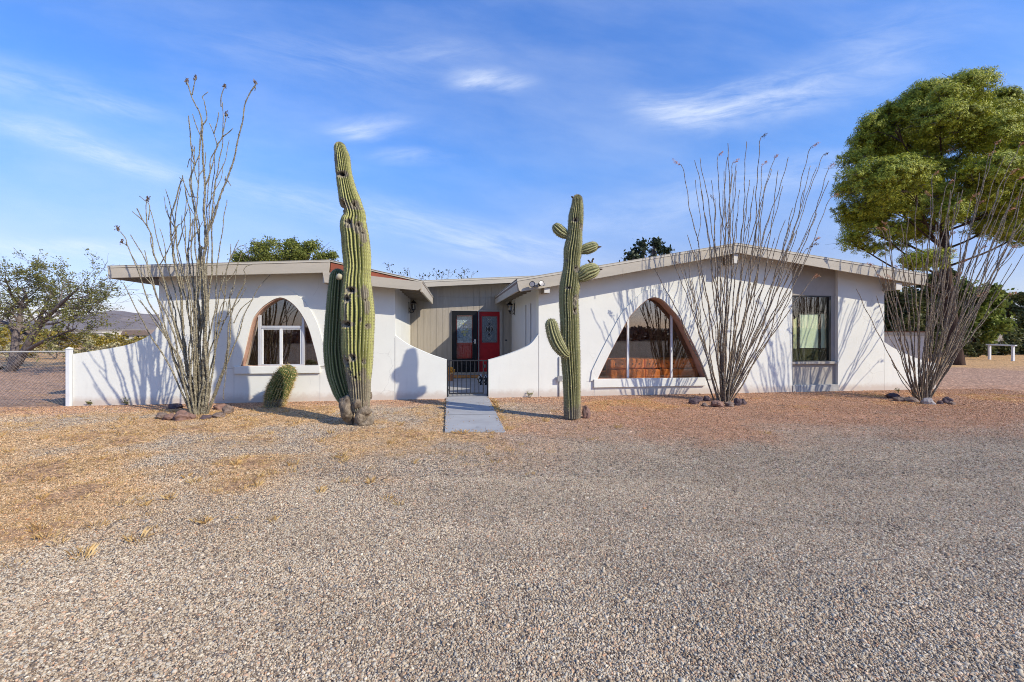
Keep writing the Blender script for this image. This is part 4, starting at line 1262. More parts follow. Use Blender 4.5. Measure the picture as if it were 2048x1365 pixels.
# --- fan shaped ocotillos on the right
def fan(base, tips, n_extra, name_label, seed, rbase, plume_p, lean_y, mat, spread, r_top=.006):
    r_ = random.Random(seed)
    root = empty('ocotillo', base, name_label, 'ocotillo')
    Y0 = base.y
    tp = list(tips)
    # extra stems fill the fan between the listed tips
    for k in range(n_extra):
        a, b = r_.sample(tips, 2)
        t = r_.random()
        tp.append((a[0]*t + b[0]*(1-t) + r_.uniform(-12, 12), (a[1]*t + b[1]*(1-t))*1.0 + r_.uniform(0, 75), 0))
    for i, (x, y, pl) in enumerate(tp):
        dY = r_.uniform(-1, 1)*lean_y*min(1.0, (800 - y)/400)
        t = at(x, y, Y0 + dY) - base
        hgt = t.length
        ang = math.atan2(t.x, t.z)
        b = Vector((math.sin(ang)*spread*r_.uniform(.3, 1.3) + r_.uniform(-.06, .06), dY/ max(.3, lean_y)*spread*.8 + r_.uniform(-.05, .05), -.05))
        bow = r_.uniform(-.035, .05)*hgt
        out = Vector((math.copysign(1, t.x), 0, 0))
        P = []
        N = 6
        for q in range(N + 1):
            u = q/N
            p = b.lerp(t, u)
            p = p + out*bow*math.sin(math.pi*u)*(1 if abs(t.x) > .3 else .4)
            # slow meander
            p += Vector((r_.uniform(-1, 1), r_.uniform(-1, 1), 0))*.022*hgt/4*math.sin(math.pi*min(1, u*1.0))*2
            P.append(p)
        tipdir = (P[-1] - P[-2]).normalized()
        if pl and r_.random() < .6:
            P.append(P[-1] + (tipdir + Vector((math.copysign(.5, t.x), 0, -.2))).normalized()*.10)
        br = []
        for q in range(r_.choice([0, 0, 1, 1, 2])):
            u0 = r_.uniform(.38, .8); k = int(u0*N)
            s0 = P[k].lerp(P[k+1], u0*N - k)
            d = (P[-1] - P[0]).normalized()
            L = hgt*r_.uniform(.12, .36)*(1.05 - u0)*2
            side = Vector((r_.choice((-1, 1))*r_.uniform(.15, .4), r_.uniform(-.3, .3), 0))
            br.append(([s0, s0 + (d + side)*L*.35, s0 + (d*1.1 + side*.55)*L*.7, s0 + (d*1.15 + side*.5)*L], rbase*.42, .006))
        r0 = rbase*r_.uniform(.65, 1.25)*min(1.0, .55 + hgt/8)
        st = build_stem(P, r0, r_top, root, mat, seed*100 + i, br, step=.045, wig=.010, thorns=True)
        if pl or r_.random() < plume_p*.25:
            plume(root, P[-1], (tipdir + Vector((math.copysign(.8, t.x), 0, .1))).normalized(), r_.uniform(.12, .24), seed*300 + i, 'plume' if r_.random() < plume_p else 'thornplume')
    return root

b5 = gp(1446, 802)
tips2 = [(1365,337,1),(1390,321,0),(1400,316,0),(1435,318,1),(1456,287,0),(1454,315,0),(1492,284,0),(1520,283,1),(1549,315,1),(1543,338,0),(1578,315,0),(1618,302,1),(1643,316,1),(1620,332,0),(1657,336,1),(1658,400,1),(1634,427,0),(1622,488,1),(1610,503,1),(1590,466,0),(1557,340,0),(1528,394,0),(1565,373,0),(1608,381,0),(1586,416,0),(1473,342,0),(1464,333,1),(1523,333,1),(1308,537,0),(1340,505,0),(1362,533,1),(1378,522,0),(1393,506,0),(1375,470,0),(1410,430,0),(1430,400,0),(1445,380,0),(1480,380,0),(1500,360,0),(1505,400,0),(1540,430,0),(1570,440,0),(1627,555,1),(1600,530,0),(1385,560,0),(1424,360,0)]
fan(b5, tips2, 0, 'dense fan of slender grey ocotillo stems between the large arched window and the taupe bay', 61, .0145, .5, .75, M['oco2'], .19)
b6 = gp(1838, 800)
tips3 = [(1713,579,0),(1747,533,0),(1768,560,1),(1774,463,1),(1766,468,1),(1778,458,1),(1800,480,0),(1815,430,0),(1834,400,0),(1861,394,1),(1865,357,1),(1892,375,1),(1901,381,0),(1911,345,0),(1908,418,1),(1898,477,1),(1895,517,1),(1940,400,0),(1957,409,1),(1978,311,1),(1991,288,1),(2038,292,1),(2015,354,1),(2031,366,1),(2043,375,1),(2025,406,1),(2043,443,1),(2010,430,1),(1990,440,0),(1970,460,0),(2047,508,0),(2023,496,0),(2018,590,0),(1990,540,0),(1960,500,0),(1935,470,0),(1920,530,0),(1905,560,1),(1950,600,1),(1822,510,0),(1845,470,0),(1870,450,0),(1785,560,0),(1800,540,0),(2060,340,1),(2070,420,1),(1880,430,0),(1925,380,0),(2000,380,0),(1783,720,0)]
fan(b6, tips3, 2, 'dense fan of ocotillo stems with orange seed plumes at the right end of the house', 71, .0145, .95, .8, M['oco2'], .21)

# ------------------------------------------------------------------ rocks
def rock_mat(name, c):
    m, nt, out = newmat(name); g = NT(nt)
    v = g.obj()
    cc = g.ramp(g.noise(v, 7, 7, .65), [(.25, tuple(x*.55 for x in c)), (.55, c), (.8, tuple(min(1, x*1.35) for x in c))])
    g.bsdf(out, cc, .9, g.bump(g.noise(v, 26, 6, .7), .6, .02), .15)
    return m
M['rock_dark'] = rock_mat('dark_purple_rock', (.12, .085, .085))
M['rock_red'] = rock_mat('reddish_rock', (.25, .15, .115))
M['rock_grey'] = rock_mat('pale_grey_rock', (.34, .30, .28))
M['rock_brown'] = rock_mat('brown_rock', (.22, .16, .125))
rs = [0]
def rock(px, py, w, h, mat, label, group):
    """px,py: foot of the rock; w,h in pixels"""
    rs[0] += 1
    b = gp(px, py)
    k = b.y/F
    mb = MB()
    r = (w*k/2, w*k/2*rg.uniform(.75, 1.0), h*k*.62)
    b = b + Vector((0, r[1]*.7, 0))
    lump(mb, (0, 0, h*k*.36), r, rs[0]*1.7, 3, .42, 3.2)
    o = mb.build('rock', M[mat], None, smooth=False, loc=b)
    o.rotation_euler = (0, 0, rg.uniform(-.4, .4))
    tag(o, label, 'rock', group)
    m_ = o.modifiers.new('bevel', 'BEVEL'); m_.width = .006; m_.segments = 1; m_.limit_method = 'ANGLE'; m_.angle_limit = R(25)
G1, G2, G3 = 'rocks ringing the left ocotillo', 'rocks ringing the middle ocotillo', 'rocks ringing the right ocotillo'
rock(320, 838, 24, 13, 'rock_brown', 'brown rock at the far left of the ring under the left ocotillo', G1)
rock(335, 841, 26, 12, 'rock_red', 'flat pinkish rock just left of the largest rock under the left ocotillo', G1)
rock(357, 842, 32, 18, 'rock_red', 'largest smooth reddish rock before the left ocotillo', G1)
rock(377, 840, 18, 11, 'rock_red', 'small rock leaning on the right of the largest reddish rock at the left ocotillo', G1)
rock(408, 839, 20, 8, 'rock_dark', 'low dark grey rock directly in front of the left ocotillo stems', G1)
rock(434, 836, 24, 10, 'rock_brown', 'low brown rock front right of the left ocotillo stems', G1)
rock(436, 820, 25, 11, 'rock_red', 'flat red rock behind and right of the left ocotillo', G1)
rock(451, 828, 20, 16, 'rock_brown', 'rounded brown boulder at the right end of the left ocotillo ring', G1)
rock(345, 818, 30, 9, 'rock_dark', 'dark rock in the shade behind the left ocotillo', G1)
rock(1391, 809, 20, 11, 'rock_dark', 'dark rock at the left end of the ring under the middle ocotillo', G2)
rock(1398, 803, 20, 9, 'rock_dark', 'low dark rock behind the leftmost rock of the middle ocotillo', G2)
rock(1416, 803, 14, 10, 'rock_dark', 'small dark rock close to the left of the middle ocotillo stems', G2)
rock(1438, 815, 24, 13, 'rock_red', 'reddish rock in front of the middle ocotillo stems', G2)
rock(1462, 814, 18, 10, 'rock_brown', 'small brown rock right of the reddish rock at the middle ocotillo', G2)
rock(1478, 812, 15, 15, 'rock_dark', 'upright dark rock on the right of the middle ocotillo', G2)
rock(1487, 810, 14, 12, 'rock_dark', 'dark rock at the right end of the middle ocotillo ring', G2)
rock(1411, 814, 12, 7, 'rock_brown', 'tiny brown rock at the front left of the middle ocotillo', G2)
rock(1791, 798, 24, 11, 'rock_dark', 'dark rock at the left end of the ring under the right ocotillo', G3)
rock(1806, 804, 22, 9, 'rock_brown', 'brown rock second from the left at the right ocotillo', G3)
rock(1828, 806, 26, 10, 'rock_brown', 'low brown slab at the foot of the right ocotillo stems', G3)
rock(1862, 811, 24, 13, 'rock_grey', 'pale grey pointed rock in front of the right ocotillo', G3)
rock(1883, 810, 10, 8, 'rock_dark', 'small dark rock right of the pale grey rock', G3)
rock(1899, 808, 18, 12, 'rock_dark', 'dark rounded rock at the right end of the right ocotillo ring', G3)
rock(1907, 811, 14, 7, 'rock_brown', 'low brown rock before the dark rounded rock at the far right', G3)
rock(1173, 838, 16, 24, 'rock_red', 'upright reddish brown stone beside the foot of the right saguaro', 'stones by the saguaro')
# speckled stones inside the gate
def spk():
    m, nt, out = newmat('speckled_stone'); g = NT(nt)
    cc = g.ramp(g.vor(g.obj(), 22).outputs['Color'], [(.45, (.03, .03, .03)), (.55, (.55, .53, .5))], 'CONSTANT')
    g.bsdf(out, cc, .8); return m
M['speckle'] = spk()
for (px, py, hh, lb) in ((960.5, 778, 17, 'black and white speckled stone inside the gate, on the left of two'), (970.5, 784, 20, 'black and white speckled stone inside the gate, on the right of two')):
    Yq = 12.2; mb = MB(); lump(mb, (0, 0, .12), (.075, .07, .15), px, 3, .3, 3)
    p = at(px, 0, Yq); p.z = .056
    o = mb.build('speckled_stone', M['speckle'], None, smooth=True, loc=p); tag(o, lb, 'stone', 'speckled stones inside the gate')

# ------------------------------------------------------------------ trees
def quads(P, size, rr, up=.0, elong=1.8):
    """random leaf quads at points P (N,3)"""
    P = np.asarray(P, dtype=np.float64); n = len(P)
    a = rr.normal(size=(n, 3)); a[:, 2] += up; a /= np.linalg.norm(a, axis=1)[:, None]
    b = rr.normal(size=(n, 3)); b = np.cross(a, b); b /= (np.linalg.norm(b, axis=1)[:, None] + 1e-9)
    s = size*rr.uniform(.6, 1.3, size=(n, 1))
    a = a*s*elong/2; b = b*s/2
    return np.stack([P - a, P + b, P + a, P - b], 1)

def grow(mb, p, d, L, r, lev, r_, tips, jit=.25, up=.05, kids=(3, 5), ratio=.62, sides=5, tmin=.35, ang=(.4, .9)):
    n = max(3, int(L/.22))
    pts = [p.copy()]; dd = d.normalized()
    for i in range(n):
        dd = (dd + Vector((r_.gauss(0, jit), r_.gauss(0, jit), r_.gauss(0, jit) + up))*.45).normalized()
        pts.append(pts[-1] + dd*L/n)
    rad = [max(.004, r*(1 - .65*i/n)) for i in range(n + 1)]
    mb.tube(pts, rad, sides if r > .02 else 4, cap=False)
    if lev == 0:
        for i in range(1, len(pts)): tips.append((pts[i], dd))
        return
    for k in range(r_.randint(*kids)):
        t = r_.uniform(tmin, 1.0); i = min(n - 1, int(t*n))
        q = pts[i].lerp(pts[i+1], t*n - i)
        base = (pts[i+1] - pts[i]).normalized()
        perp = base.cross(Vector((r_.gauss(0,1), r_.gauss(0,1), r_.gauss(0,1)))).normalized()
        a = r_.uniform(*ang)
        grow(mb, q, base*math.cos(a) + perp*math.sin(a), L*ratio*r_.uniform(.7, 1.2), rad[i]*.62, lev - 1, r_, tips, jit, up, kids, ratio, sides, .25, ang)

def limb(mb, P, r0, r1, step=.15, sides=8, jit=.06):
    D = catmull(P, step); n = len(D)
    mb.tube(D, [r0 + (r1 - r0)*i/(n-1) for i in range(n)], sides, cap=False, jit=jit)
    return D

# mesquite behind the chain link fence
Ym = 16.6
bm_ = gp(30, 738); bm_ = Vector(((30 - HX)/F*Ym, Ym, -.05))
mesq = empty('mesquite_tree', bm_, 'airy mesquite tree with forked grey trunk behind the chain link fence', 'tree')
def O1(x, y, dy=0): return at(x/3.5911, 480 + y/3.5921, Ym + dy) - bm_
mb = MB(); r_ = random.Random(77); tips = []
limbs = [
 ([O1(20,1000,0), O1(85,900), O1(108,740,.1), O1(112,640,.1), O1(140,560,.2), O1(150,400,.3), O1(185,320,.4), O1(165,260,.4)], .20, .05),
 ([O1(60,960), O1(140,850,-.1), O1(190,740,-.1), O1(250,620,-.2), O1(290,560,-.2), O1(370,460,-.4), O1(470,350,-.6), O1(560,260,-.8)], .19, .04),
 ([O1(150,830,-.1), O1(210,760,-.3), O1(320,690,-.6), O1(430,635,-.9), O1(540,590,-1.2)], .11, .035),
 ([O1(112,640,.1), O1(60,560,.5), O1(0,530,.8), O1(-120,480,1.2)], .10, .03),
 ([O1(140,560,.2), O1(230,600,.4), O1(300,545,.6), O1(420,420,1.0), O1(540,380,1.4)], .09, .03),
 ([O1(108,700,.1), O1(180,640,.5), O1(260,560,.9), O1(330,400,1.2), O1(380,280,1.5)], .11, .035),
 ([O1(150,400,.3), O1(90,330,0), O1(65,250,-.4), O1(40,190,-.6)], .07, .025),
 ([O1(0,920), O1(-60,760,.3), O1(-160,560,.6), O1(-220,330,.8)], .14, .04),
 ([O1(290,560,-.2), O1(420,540,-.4), O1(560,470,-.6), O1(700,450,-.8)], .06, .015),
 ([O1(470,350,-.6), O1(590,330,-.6), O1(700,290,-.6), O1(775,295,-.6)], .04, .010),
]
start = len(tips)
bare = []
for k, (P, r0, r1) in enumerate(limbs):
    D = limb(mb, P, r0*.8, r1*.8, .12)
    n = len(D)
    for q in range(15 if k not in (8, 9) else 9):
        t = r_.uniform(.42, 1.0); i = min(n - 2, int(t*(n-1)))
        base = (D[i+1] - D[i]).normalized()
        perp = base.cross(Vector((r_.gauss(0,1), r_.gauss(0,1), r_.gauss(0,1)))).normalized()
        a = r_.uniform(.4, 1.0)
        grow(mb, D[i], base*math.cos(a) + perp*math.sin(a) + Vector((0, 0, .1)), r_.uniform(.7, 1.25), max(.012, (r0 + (r1-r0)*t)*.35), 2, r_, (bare if k in (8, 9) else tips), .28, .02, (2, 4), .62)
mb.build('trunk', M['bark_mesquite'], mesq, smooth=True, recalc=False)
mesq.scale = (1, 1, .87)
L = []
for lst, pr, nn in ((tips, .52, 10), (bare, .10, 4)):
    for p, d in lst:
        if r_.random() < pr:
            for q in range(nn):
                L.append(p + Vector((r_.gauss(0,.07), r_.gauss(0,.07), r_.gauss(0,.05))))
L = np.array(L)
print('mesquite leaves', len(L), len(tips))
soup('crown', quads(L, .042, nr, 0, 1.9), M['mesq'], mesq)

# foliage made of lobes > tufts > leaves
def lobes_points(lobes, rr, tufts_per_m2, leaf_per, tuft_r, flat=.75, shell=.72):
    pts = []
    for c, r in lobes:
        c = np.array(c); r = np.array(r)
        area = 4*math.pi*((r[0]*r[1])**1.6/3 + (r[0]*r[2])**1.6/3 + (r[1]*r[2])**1.6/3)**(1/1.6)
        n = max(4, int(area*tufts_per_m2))
        d = rr.normal(size=(n, 3)); d /= np.linalg.norm(d, axis=1)[:, None]
        # ragged outline
        k = rr.uniform(shell, 1.04, size=(n, 1))
        tc = c + d*r*k
        o = rr.normal(size=(n, leaf_per, 3))*np.array([1, 1, flat])*tuft_r*rr.uniform(.55, 1.25, size=(n, 1, 1))
        pts.append((tc[:, None, :] + o).reshape(-1, 3))
    return np.concatenate(pts)

# tall pine at the right
Yp = 19.6
bp6 = Vector(((1913 - HX)/F*Yp, Yp, -.1))
pine = empty('pine_tree', bp6, 'tall spreading pine with sunlit billowing crown at the right edge', 'tree')
def pp(x, y, dy=0.0): return at(x, y, Yp + dy) - bp6
mb = MB(); r_ = random.Random(5)
D = limb(mb, [pp(1916,742), pp(1908,690), pp(1902,640), pp(1893,560), pp(1889,500), pp(1888,430), pp(1886,380), pp(1880,320), pp(1890,260), pp(1905,200)], .28, .03, .25, 12, .05)
mb2 = mb
lob = []
def lobe(x, y, rx, ry, dy, rd=None):
    k = (Yp + dy)/F
    lob.append((tuple(pp(x, y, dy)), (rx*k, (rd if rd else rx)*k*.95, ry*k)))
for a in [(1930,180,52,38,0),(1880,172,40,28,-1),(1985,210,42,38,.5),(1832,205,48,28,-.8),(1768,248,40,28,0),(1735,288,34,30,.4),(1790,262,40,26,-1.6),(1880,235,60,30,-1.9),(1960,265,52,34,-1.5),
          (2030,238,42,34,1.0),(2085,285,60,44,.5),(1748,335,52,30,-.8),(1702,362,36,24,-.2),(1822,335,46,30,-2.2),(1765,385,60,28,-1.2),(1825,385,36,24,-2.0),(1722,432,36,24,.0),(1705,486,30,13,.3),(1760,468,36,14,-.6),
          (1815,300,50,24,.8),(1985,330,52,34,-2.0),(2045,325,52,40,-1.2),(1950,385,46,32,-1.6),(2022,395,56,36,-1.0),(2068,455,46,28,.0),(2000,440,42,20,.6),(1932,300,40,24,1.6),(2100,370,60,50,.6),
          (1880,270,70,40,2.4),(1960,200,60,40,2.6),(1790,330,60,45,2.4),(2030,330,60,55,2.8),(1780,420,50,30,2.0),(1812,527,38,20,-.6),(1868,522,36,18,-1.3),(1842,450,26,16,1.0),(1935,350,40,30,2.4)]: lobe(*a)
limb_pts = []
for c, r in lob:
    c = Vector(c)
    # limb from the stem to the lobe, then twigs inside it
    zt = max(2.5, c.z - abs(Vector((c.x, c.y, 0)).length - 0)*.35 - .6)
    s0 = min(D, key=lambda p: abs(p.z - zt))
    mid = s0.lerp(c, .5) + Vector((0, 0, -.15))
    limb_pts += limb(mb2, [s0, mid, c], .05, .02, .3, 6)
    for q in range(5):
        e = c + Vector((r_.uniform(-1,1)*r[0], r_.uniform(-1,1)*r[1], r_.uniform(-.5,.9)*r[2]))
        limb(mb2, [mid.lerp(c, .7), c.lerp(e, .5) + Vector((0, 0, .06)), e], .022, .007, .3, 4)
rr = np.random.default_rng(8)
def facing(P, Nn, size, rr, elong=2.0, wob=.75):
    """leaf quads that tend to face outwards and up"""
    n = len(P)
    nn = Nn + rr.normal(size=(n, 3))*wob; nn /= np.linalg.norm(nn, axis=1)[:, None]
    a = np.cross(nn, rr.normal(size=(n, 3))); a /= (np.linalg.norm(a, axis=1)[:, None] + 1e-9)
    b = np.cross(nn, a)
    s = size*rr.uniform(.6, 1.3, size=(n, 1))
    a = a*s*elong/2; b = b*s/2
    return np.stack([P - a, P + b, P + a, P - b], 1)
sil = [(1640 + x/2.73, 80 + y/2.73) for x, y in [(60,740),(105,640),(125,500),(200,425),(320,335),(350,280),(440,225),(560,190),(680,178),(830,160),(915,205),(955,285),(1030,312),(1060,365),(1114,372),(1260,400),(1390,520),(1420,760),(1380,980),(1240,1080),(1114,1100),(1050,1115),(960,1125),(880,1105),(740,1045),(690,960),(640,950),(590,1050),(530,1135),(400,1135),(280,1172),(90,1135),(72,1100),(150,1050),(140,1000),(78,945),(130,870),(55,790)]]
def in_poly(x, y, P):
    c = False
    for i in range(len(P)):
        (x1, y1), (x2, y2) = P[i-1], P[i]
        if (y1 > y) != (y2 > y) and x < (x2-x1)*(y-y1)/(y2-y1) + x1: c = not c
    return c
Pn, Nn_ = [], []
LB = [(1765,365,92,48,-2.0,1),(1720,425,50,30,-.8,.9),(1702,485,38,16,.3,.6),(1768,468,58,24,-.6,.5),(1725,448,48,26,.1,.75),(1828,462,38,24,.4,.42),(1742,500,30,12,.0,.5),(1790,495,26,10,.2,.45),(1752,292,56,42,.2,1),(1802,240,56,36,-.2,1),(1852,202,54,34,-.6,1),(1925,184,58,38,0,1),(1985,218,48,38,.4,1),
      (1890,245,68,40,-1.8,.9),(1970,275,66,44,-1.6,1),(2040,258,52,42,.6,1),(2095,310,70,58,.4,1),(1988,345,66,42,-2.4,1),(2050,345,60,50,-1.4,1),(1955,395,46,28,-1.6,.9),(2030,405,60,38,-1.0,1),(2075,460,48,28,0,.8),(2000,452,50,24,.6,.7),(2040,478,40,18,.2,.7),
      (2110,400,62,58,.8,1),(1828,290,82,50,2.4,.6),(1960,250,95,62,2.6,.7),(1795,385,75,40,1.8,.7),(2030,340,90,68,2.8,.8),(1842,448,32,18,1.0,.6),(1888,388,38,24,-1.3,.6),(1902,335,36,24,.9,.5),(1868,340,30,20,1.6,.4),(1800,420,60,26,-.8,.8),(1925,440,36,16,.8,.5),(2000,452,50,20,-.4,.6),(1960,470,36,12,.6,.4),(1812,528,38,19,-.6,.8),(1868,523,36,17,-1.3,.8),(1830,330,40,26,-1.2,.5),(1930,330,34,22,.5,.35),(1880,205,40,24,1.5,.7)]
# loose fill between the big lobes, inside the outline seen from the drive
tries = 0; nf = 0
while nf < 46 and tries < 4000:
    tries += 1
    x, y = rr.uniform(1670, 2150), rr.uniform(150, 470)
    if in_poly(x, y - 22, sil) and (in_poly(x - 30, y, sil)) and not ((x - 1886)**2/30**2 + (y - 318)**2/24**2 < 1):
        LB.append((x, y, rr.uniform(26, 40), rr.uniform(20, 32), rr.uniform(-2.4, 2.6)*(1 - abs(x - 1910)/420), .75)); nf += 1
for (x, y, rx, ry, dy, dn) in LB:
    k = (Yp + dy)/F
    c0 = np.array(pp(x, y, dy)); R0 = np.array([rx*k, min(rx, 70)*k*.9, ry*k])
    nbil = int(np.clip(rx*ry/92, 6, 50)*(.55 + .45*dn))
    for q in range(nbil):
        d = rr.normal(size=3); d /= np.linalg.norm(d)
        if d[2] < -.35 and rr.random() < .5: d[2] = -d[2]
        if d[1] > .3 and rr.random() < .4: d[1] = -d[1]
        r = rr.uniform(12, 24)*k*(1 if dn > .5 else .72)
        c = c0 + d*np.maximum(R0 - r*.55, .05)*rr.uniform(.62, 1.0)
        cc_ = Vector(c); lp = min(limb_pts, key=lambda t: (t - cc_).length)
        mb2.tube([lp, lp.lerp(cc_, .5) + Vector((0, 0, .08)), cc_, cc_ + Vector(d)*float(r)*.7], [.026, .016, .009, .004], 4, cap=False, mi=1)
        for w_ in range(3):
            e_ = cc_ + Vector((rr.normal(), rr.normal(), rr.normal()*.6))*float(r)*.7
            mb2.tube([lp.lerp(cc_, .7), e_], [.010, .003], 3, cap=False, mi=1)
        n = int(1150*(r/.42)**2*(.35 + .65*dn))
        # sprays of needles standing on the billow
        ns = max(8, n//16)
        sd_ = rr.normal(size=(ns, 3)); sd_ /= np.linalg.norm(sd_, axis=1)[:, None]
        sd_[:, 2] = np.where((sd_[:, 2] < -.2) & (rr.random(ns) < .55), -sd_[:, 2], sd_[:, 2])
        who = rr.integers(0, ns, n)
        pos_ = sd_[who]*rr.uniform(.60, 1.12, size=(n, 1)) + rr.normal(size=(n, 3))*.085
        Pn.append(c + pos_*r*np.array([1.08, 1.05, .96])); Nn_.append(sd_[who]*1.0 + d*.75 + np.array([0, 0, .3]))
P_ = np.concatenate(Pn); N_ = np.concatenate(Nn_)
mb2.build('trunk', [M['bark_pine'], M['twig']], pine, smooth=True, recalc=False)
soup('crown', facing(P_, N_, .026, rr, 4.2, .55), M['pine'], pine)

def blob_tree(name, label, cat, base, lobes, leaf, n_t, n_l, t_r, size, trunk_mat='bark_mesquite', up=.2, seed=1, group=None, limbs_r=.05, split=(8, .42), trunk_r=.12, shell=.45):
    rr = np.random.default_rng(seed); r_ = random.Random(seed)
    root = empty(name, base, label, cat, 0, group)
    mb = MB(); sub = []
    for (c, r) in lobes:
        c = Vector(c) - base
        f = Vector((r_.uniform(-.15, .15), r_.uniform(-.15, .15), 0))
        limb(mb, [f, f.lerp(c, .45) + Vector((r_.uniform(-.2, .2), 0, .15)), c], trunk_r, limbs_r*.4, .3, 6)
        for q in range(7):
            e = c + Vector((r_.uniform(-1,1)*r[0], r_.uniform(-1,1)*r[1], r_.uniform(-.6,1)*r[2]))
            limb(mb, [f.lerp(c, .75), c.lerp(e, .5), e], limbs_r*.5, .007, .3, 4)
        ra = np.array(r)
        for k in range(split[0]):
            d = rr.normal(size=3); d /= np.linalg.norm(d)
            sub.append((np.array(c) + d*ra*rr.uniform(.5, 1.0), ra*split[1]*rr.uniform(.6, 1.15)))
    mb.build('trunk', M[trunk_mat], root, smooth=True, recalc=False)
    P = lobes_points(sub, rr, n_t, n_l, t_r, .8, shell)
    print(name, len(P))
    soup('crown', quads(P, size, rr, up, 1.7), M[leaf], root)
    return root
def lb(x, y, rx, ry, Y, depth=1.0):
    k = Y/F
    return (at(x, y, Y), (rx*k, rx*k*depth, ry*k))
def gbase(x, Y): return Vector(((x - HX)/F*Y, Y, -.05))

# behind the left roof
blob_tree('palo_verde_tree', 'feathery yellow green tree crown rising behind the left roof', 'tree', gbase(560, 23), [lb(500,512,34,26,23), lb(545,508,38,28,22.5), lb(590,508,38,28,23), lb(630,512,34,26,23.5), lb(575,535,80,30,24), lb(658,514,14,12,23), lb(483,520,14,14,23), lb(585,492,12,12,23), lb(520,494,16,10,23), lb(620,495,14,10,23)], 'palo', 10, 22, .11, .055, seed=21, split=(14, .34), shell=.3)
# behind the right roof
blob_tree('citrus_tree', 'small dark round leaved tree top behind the right roof', 'tree', gbase(1292, 20.5), [lb(1282,504,20,12,20.5), lb(1308,498,16,10,20.5), lb(1286,489,9,8,20.5), lb(1311,488,9,7,20.5), lb(1330,502,8,5,20.5), lb(1262,512,14,6,20.5), lb(1290,520,26,14,20.5)], 'darkleaf', 3, 7, .10, .10, seed=22, split=(6, .34), shell=.2)
# thin twiggy tops showing over the roof valley
r_ = random.Random(3)
tw = empty('bare_shrub', gbase(860, 24), 'wispy bare shrub tops showing above the roof between the wings', 'shrub')
mb = MB(); tl = []
for px, py in ((776,528),(785,540),(797,545),(816,535),(838,545),(845,552),(872,540),(885,545),(900,538),(918,545),(930,540),(945,545),(858,550),(806,548)):
    e = at(px, py, 24 + r_.uniform(-1, 1)) - gbase(860, 24)
    mb.tube([Vector((e.x*.5, 0, 0)), Vector((e.x*.8, e.y*.6, e.z*.55)), e*.97 + Vector((r_.uniform(-.1,.1), 0, -.1)), e], [.03, .02, .01, .006], 4, cap=False)
    for q in range(8):
        p = e + Vector((r_.uniform(-.25, .25), r_.uniform(-.2, .2), r_.uniform(-.6, .05)))
        mb.tube([Vector((e.x, e.y, p.z - .15)), p], [.006, .004], 3, cap=False)
        tl += [p + Vector((r_.gauss(0,.03), r_.gauss(0,.03), r_.gauss(0,.03))) for _ in range(2)]
mb.build('twigs', M['twig'], tw, recalc=False)
soup('leaves', quads(np.array(tl), .07, nr, 0, 1.4), M['darkleaf'], tw)

# trees and bushes at the right
GT = 'trees behind the right side yard'
blob_tree('pine_sapling', 'bushy bright green young pine right of the big pine trunk', 'tree', gbase(1948, 26), [lb(1945,585,42,30,26), lb(1968,612,34,32,26), lb(1935,640,46,34,26), lb(1962,660,34,26,25.5), lb(1915,600,34,30,26.5), lb(1990,640,16,24,26)], 'youngpine', 11, 15, .12, .13, 'bark_pine', .3, 31, GT, split=(14, .36), trunk_r=.14)
blob_tree('pine_sapling', 'dark shaded pine mass between the house end and the big trunk', 'tree', gbase(1822, 25), [lb(1795,600,36,34,25), lb(1835,600,40,36,25.5), lb(1865,640,40,40,25), lb(1800,645,44,28,25), lb(1840,650,44,30,24.5), lb(1872,565,34,26,26)], 'bush', 10, 14, .12, .14, 'bark_pine', .2, 32, GT, split=(12, .38), trunk_r=.16)
blob_tree('mesquite_tree', 'loose mesquite tree at the right edge behind the white rail', 'tree', gbase(2030, 31), [lb(2010,625,26,22,31), lb(2040,608,26,22,31), lb(2025,650,40,26,31), lb(2065,630,40,36,31), lb(2000,655,24,22,31), lb(2058,595,20,14,30.5), lb(1997,612,14,12,31)], 'mesq', 10, 14, .12, .10, seed=33, group=GT, split=(12, .30), shell=.3)
blob_tree('mesquite_tree', 'tall mesquite tree cut off by the right edge of the yard', 'tree', gbase(2140, 29), [lb(2120,610,50,40,29), lb(2150,560,50,40,29), lb(2100,650,50,40,29), lb(2180,640,50,50,29)], 'mesq', 8, 13, .14, .11, seed=34, group=GT, split=(12, .34), shell=.3)
GB = 'low brush behind the side yard'
for i, (x, Y, lobs, lf, lab) in enumerate([
    (1925, 25, [(1905,690,26,22),(1935,685,28,26),(1955,700,26,16)], 'bush', 'low dark bush under the bright green young pine'),
    (1990, 27, [(1975,690,26,22),(2005,692,28,22)], 'bush', 'low twiggy bush left of the white rail'),
    (2040, 28, [(2030,690,26,24),(2060,690,30,24),(2045,675,26,16)], 'mesq', 'grey green brush behind the right post of the white rail'),
    (2110, 27, [(2095,690,36,26),(2140,690,36,28)], 'bush', 'wide brush clump past the white rail at the picture edge'),
    (1862, 24, [(1850,690,26,20),(1875,685,26,24)], 'bush', 'low brush between the big trunk and the metal fence')]):
    blob_tree('bush', lab, 'bush', gbase(x, Y), [lb(a, b, c, d, Y) for a, b, c, d in lobs], lf, 10, 13, .12, .10, seed=50 + i, group=GB, split=(10, .36), trunk_r=.03, limbs_r=.03, shell=.3)

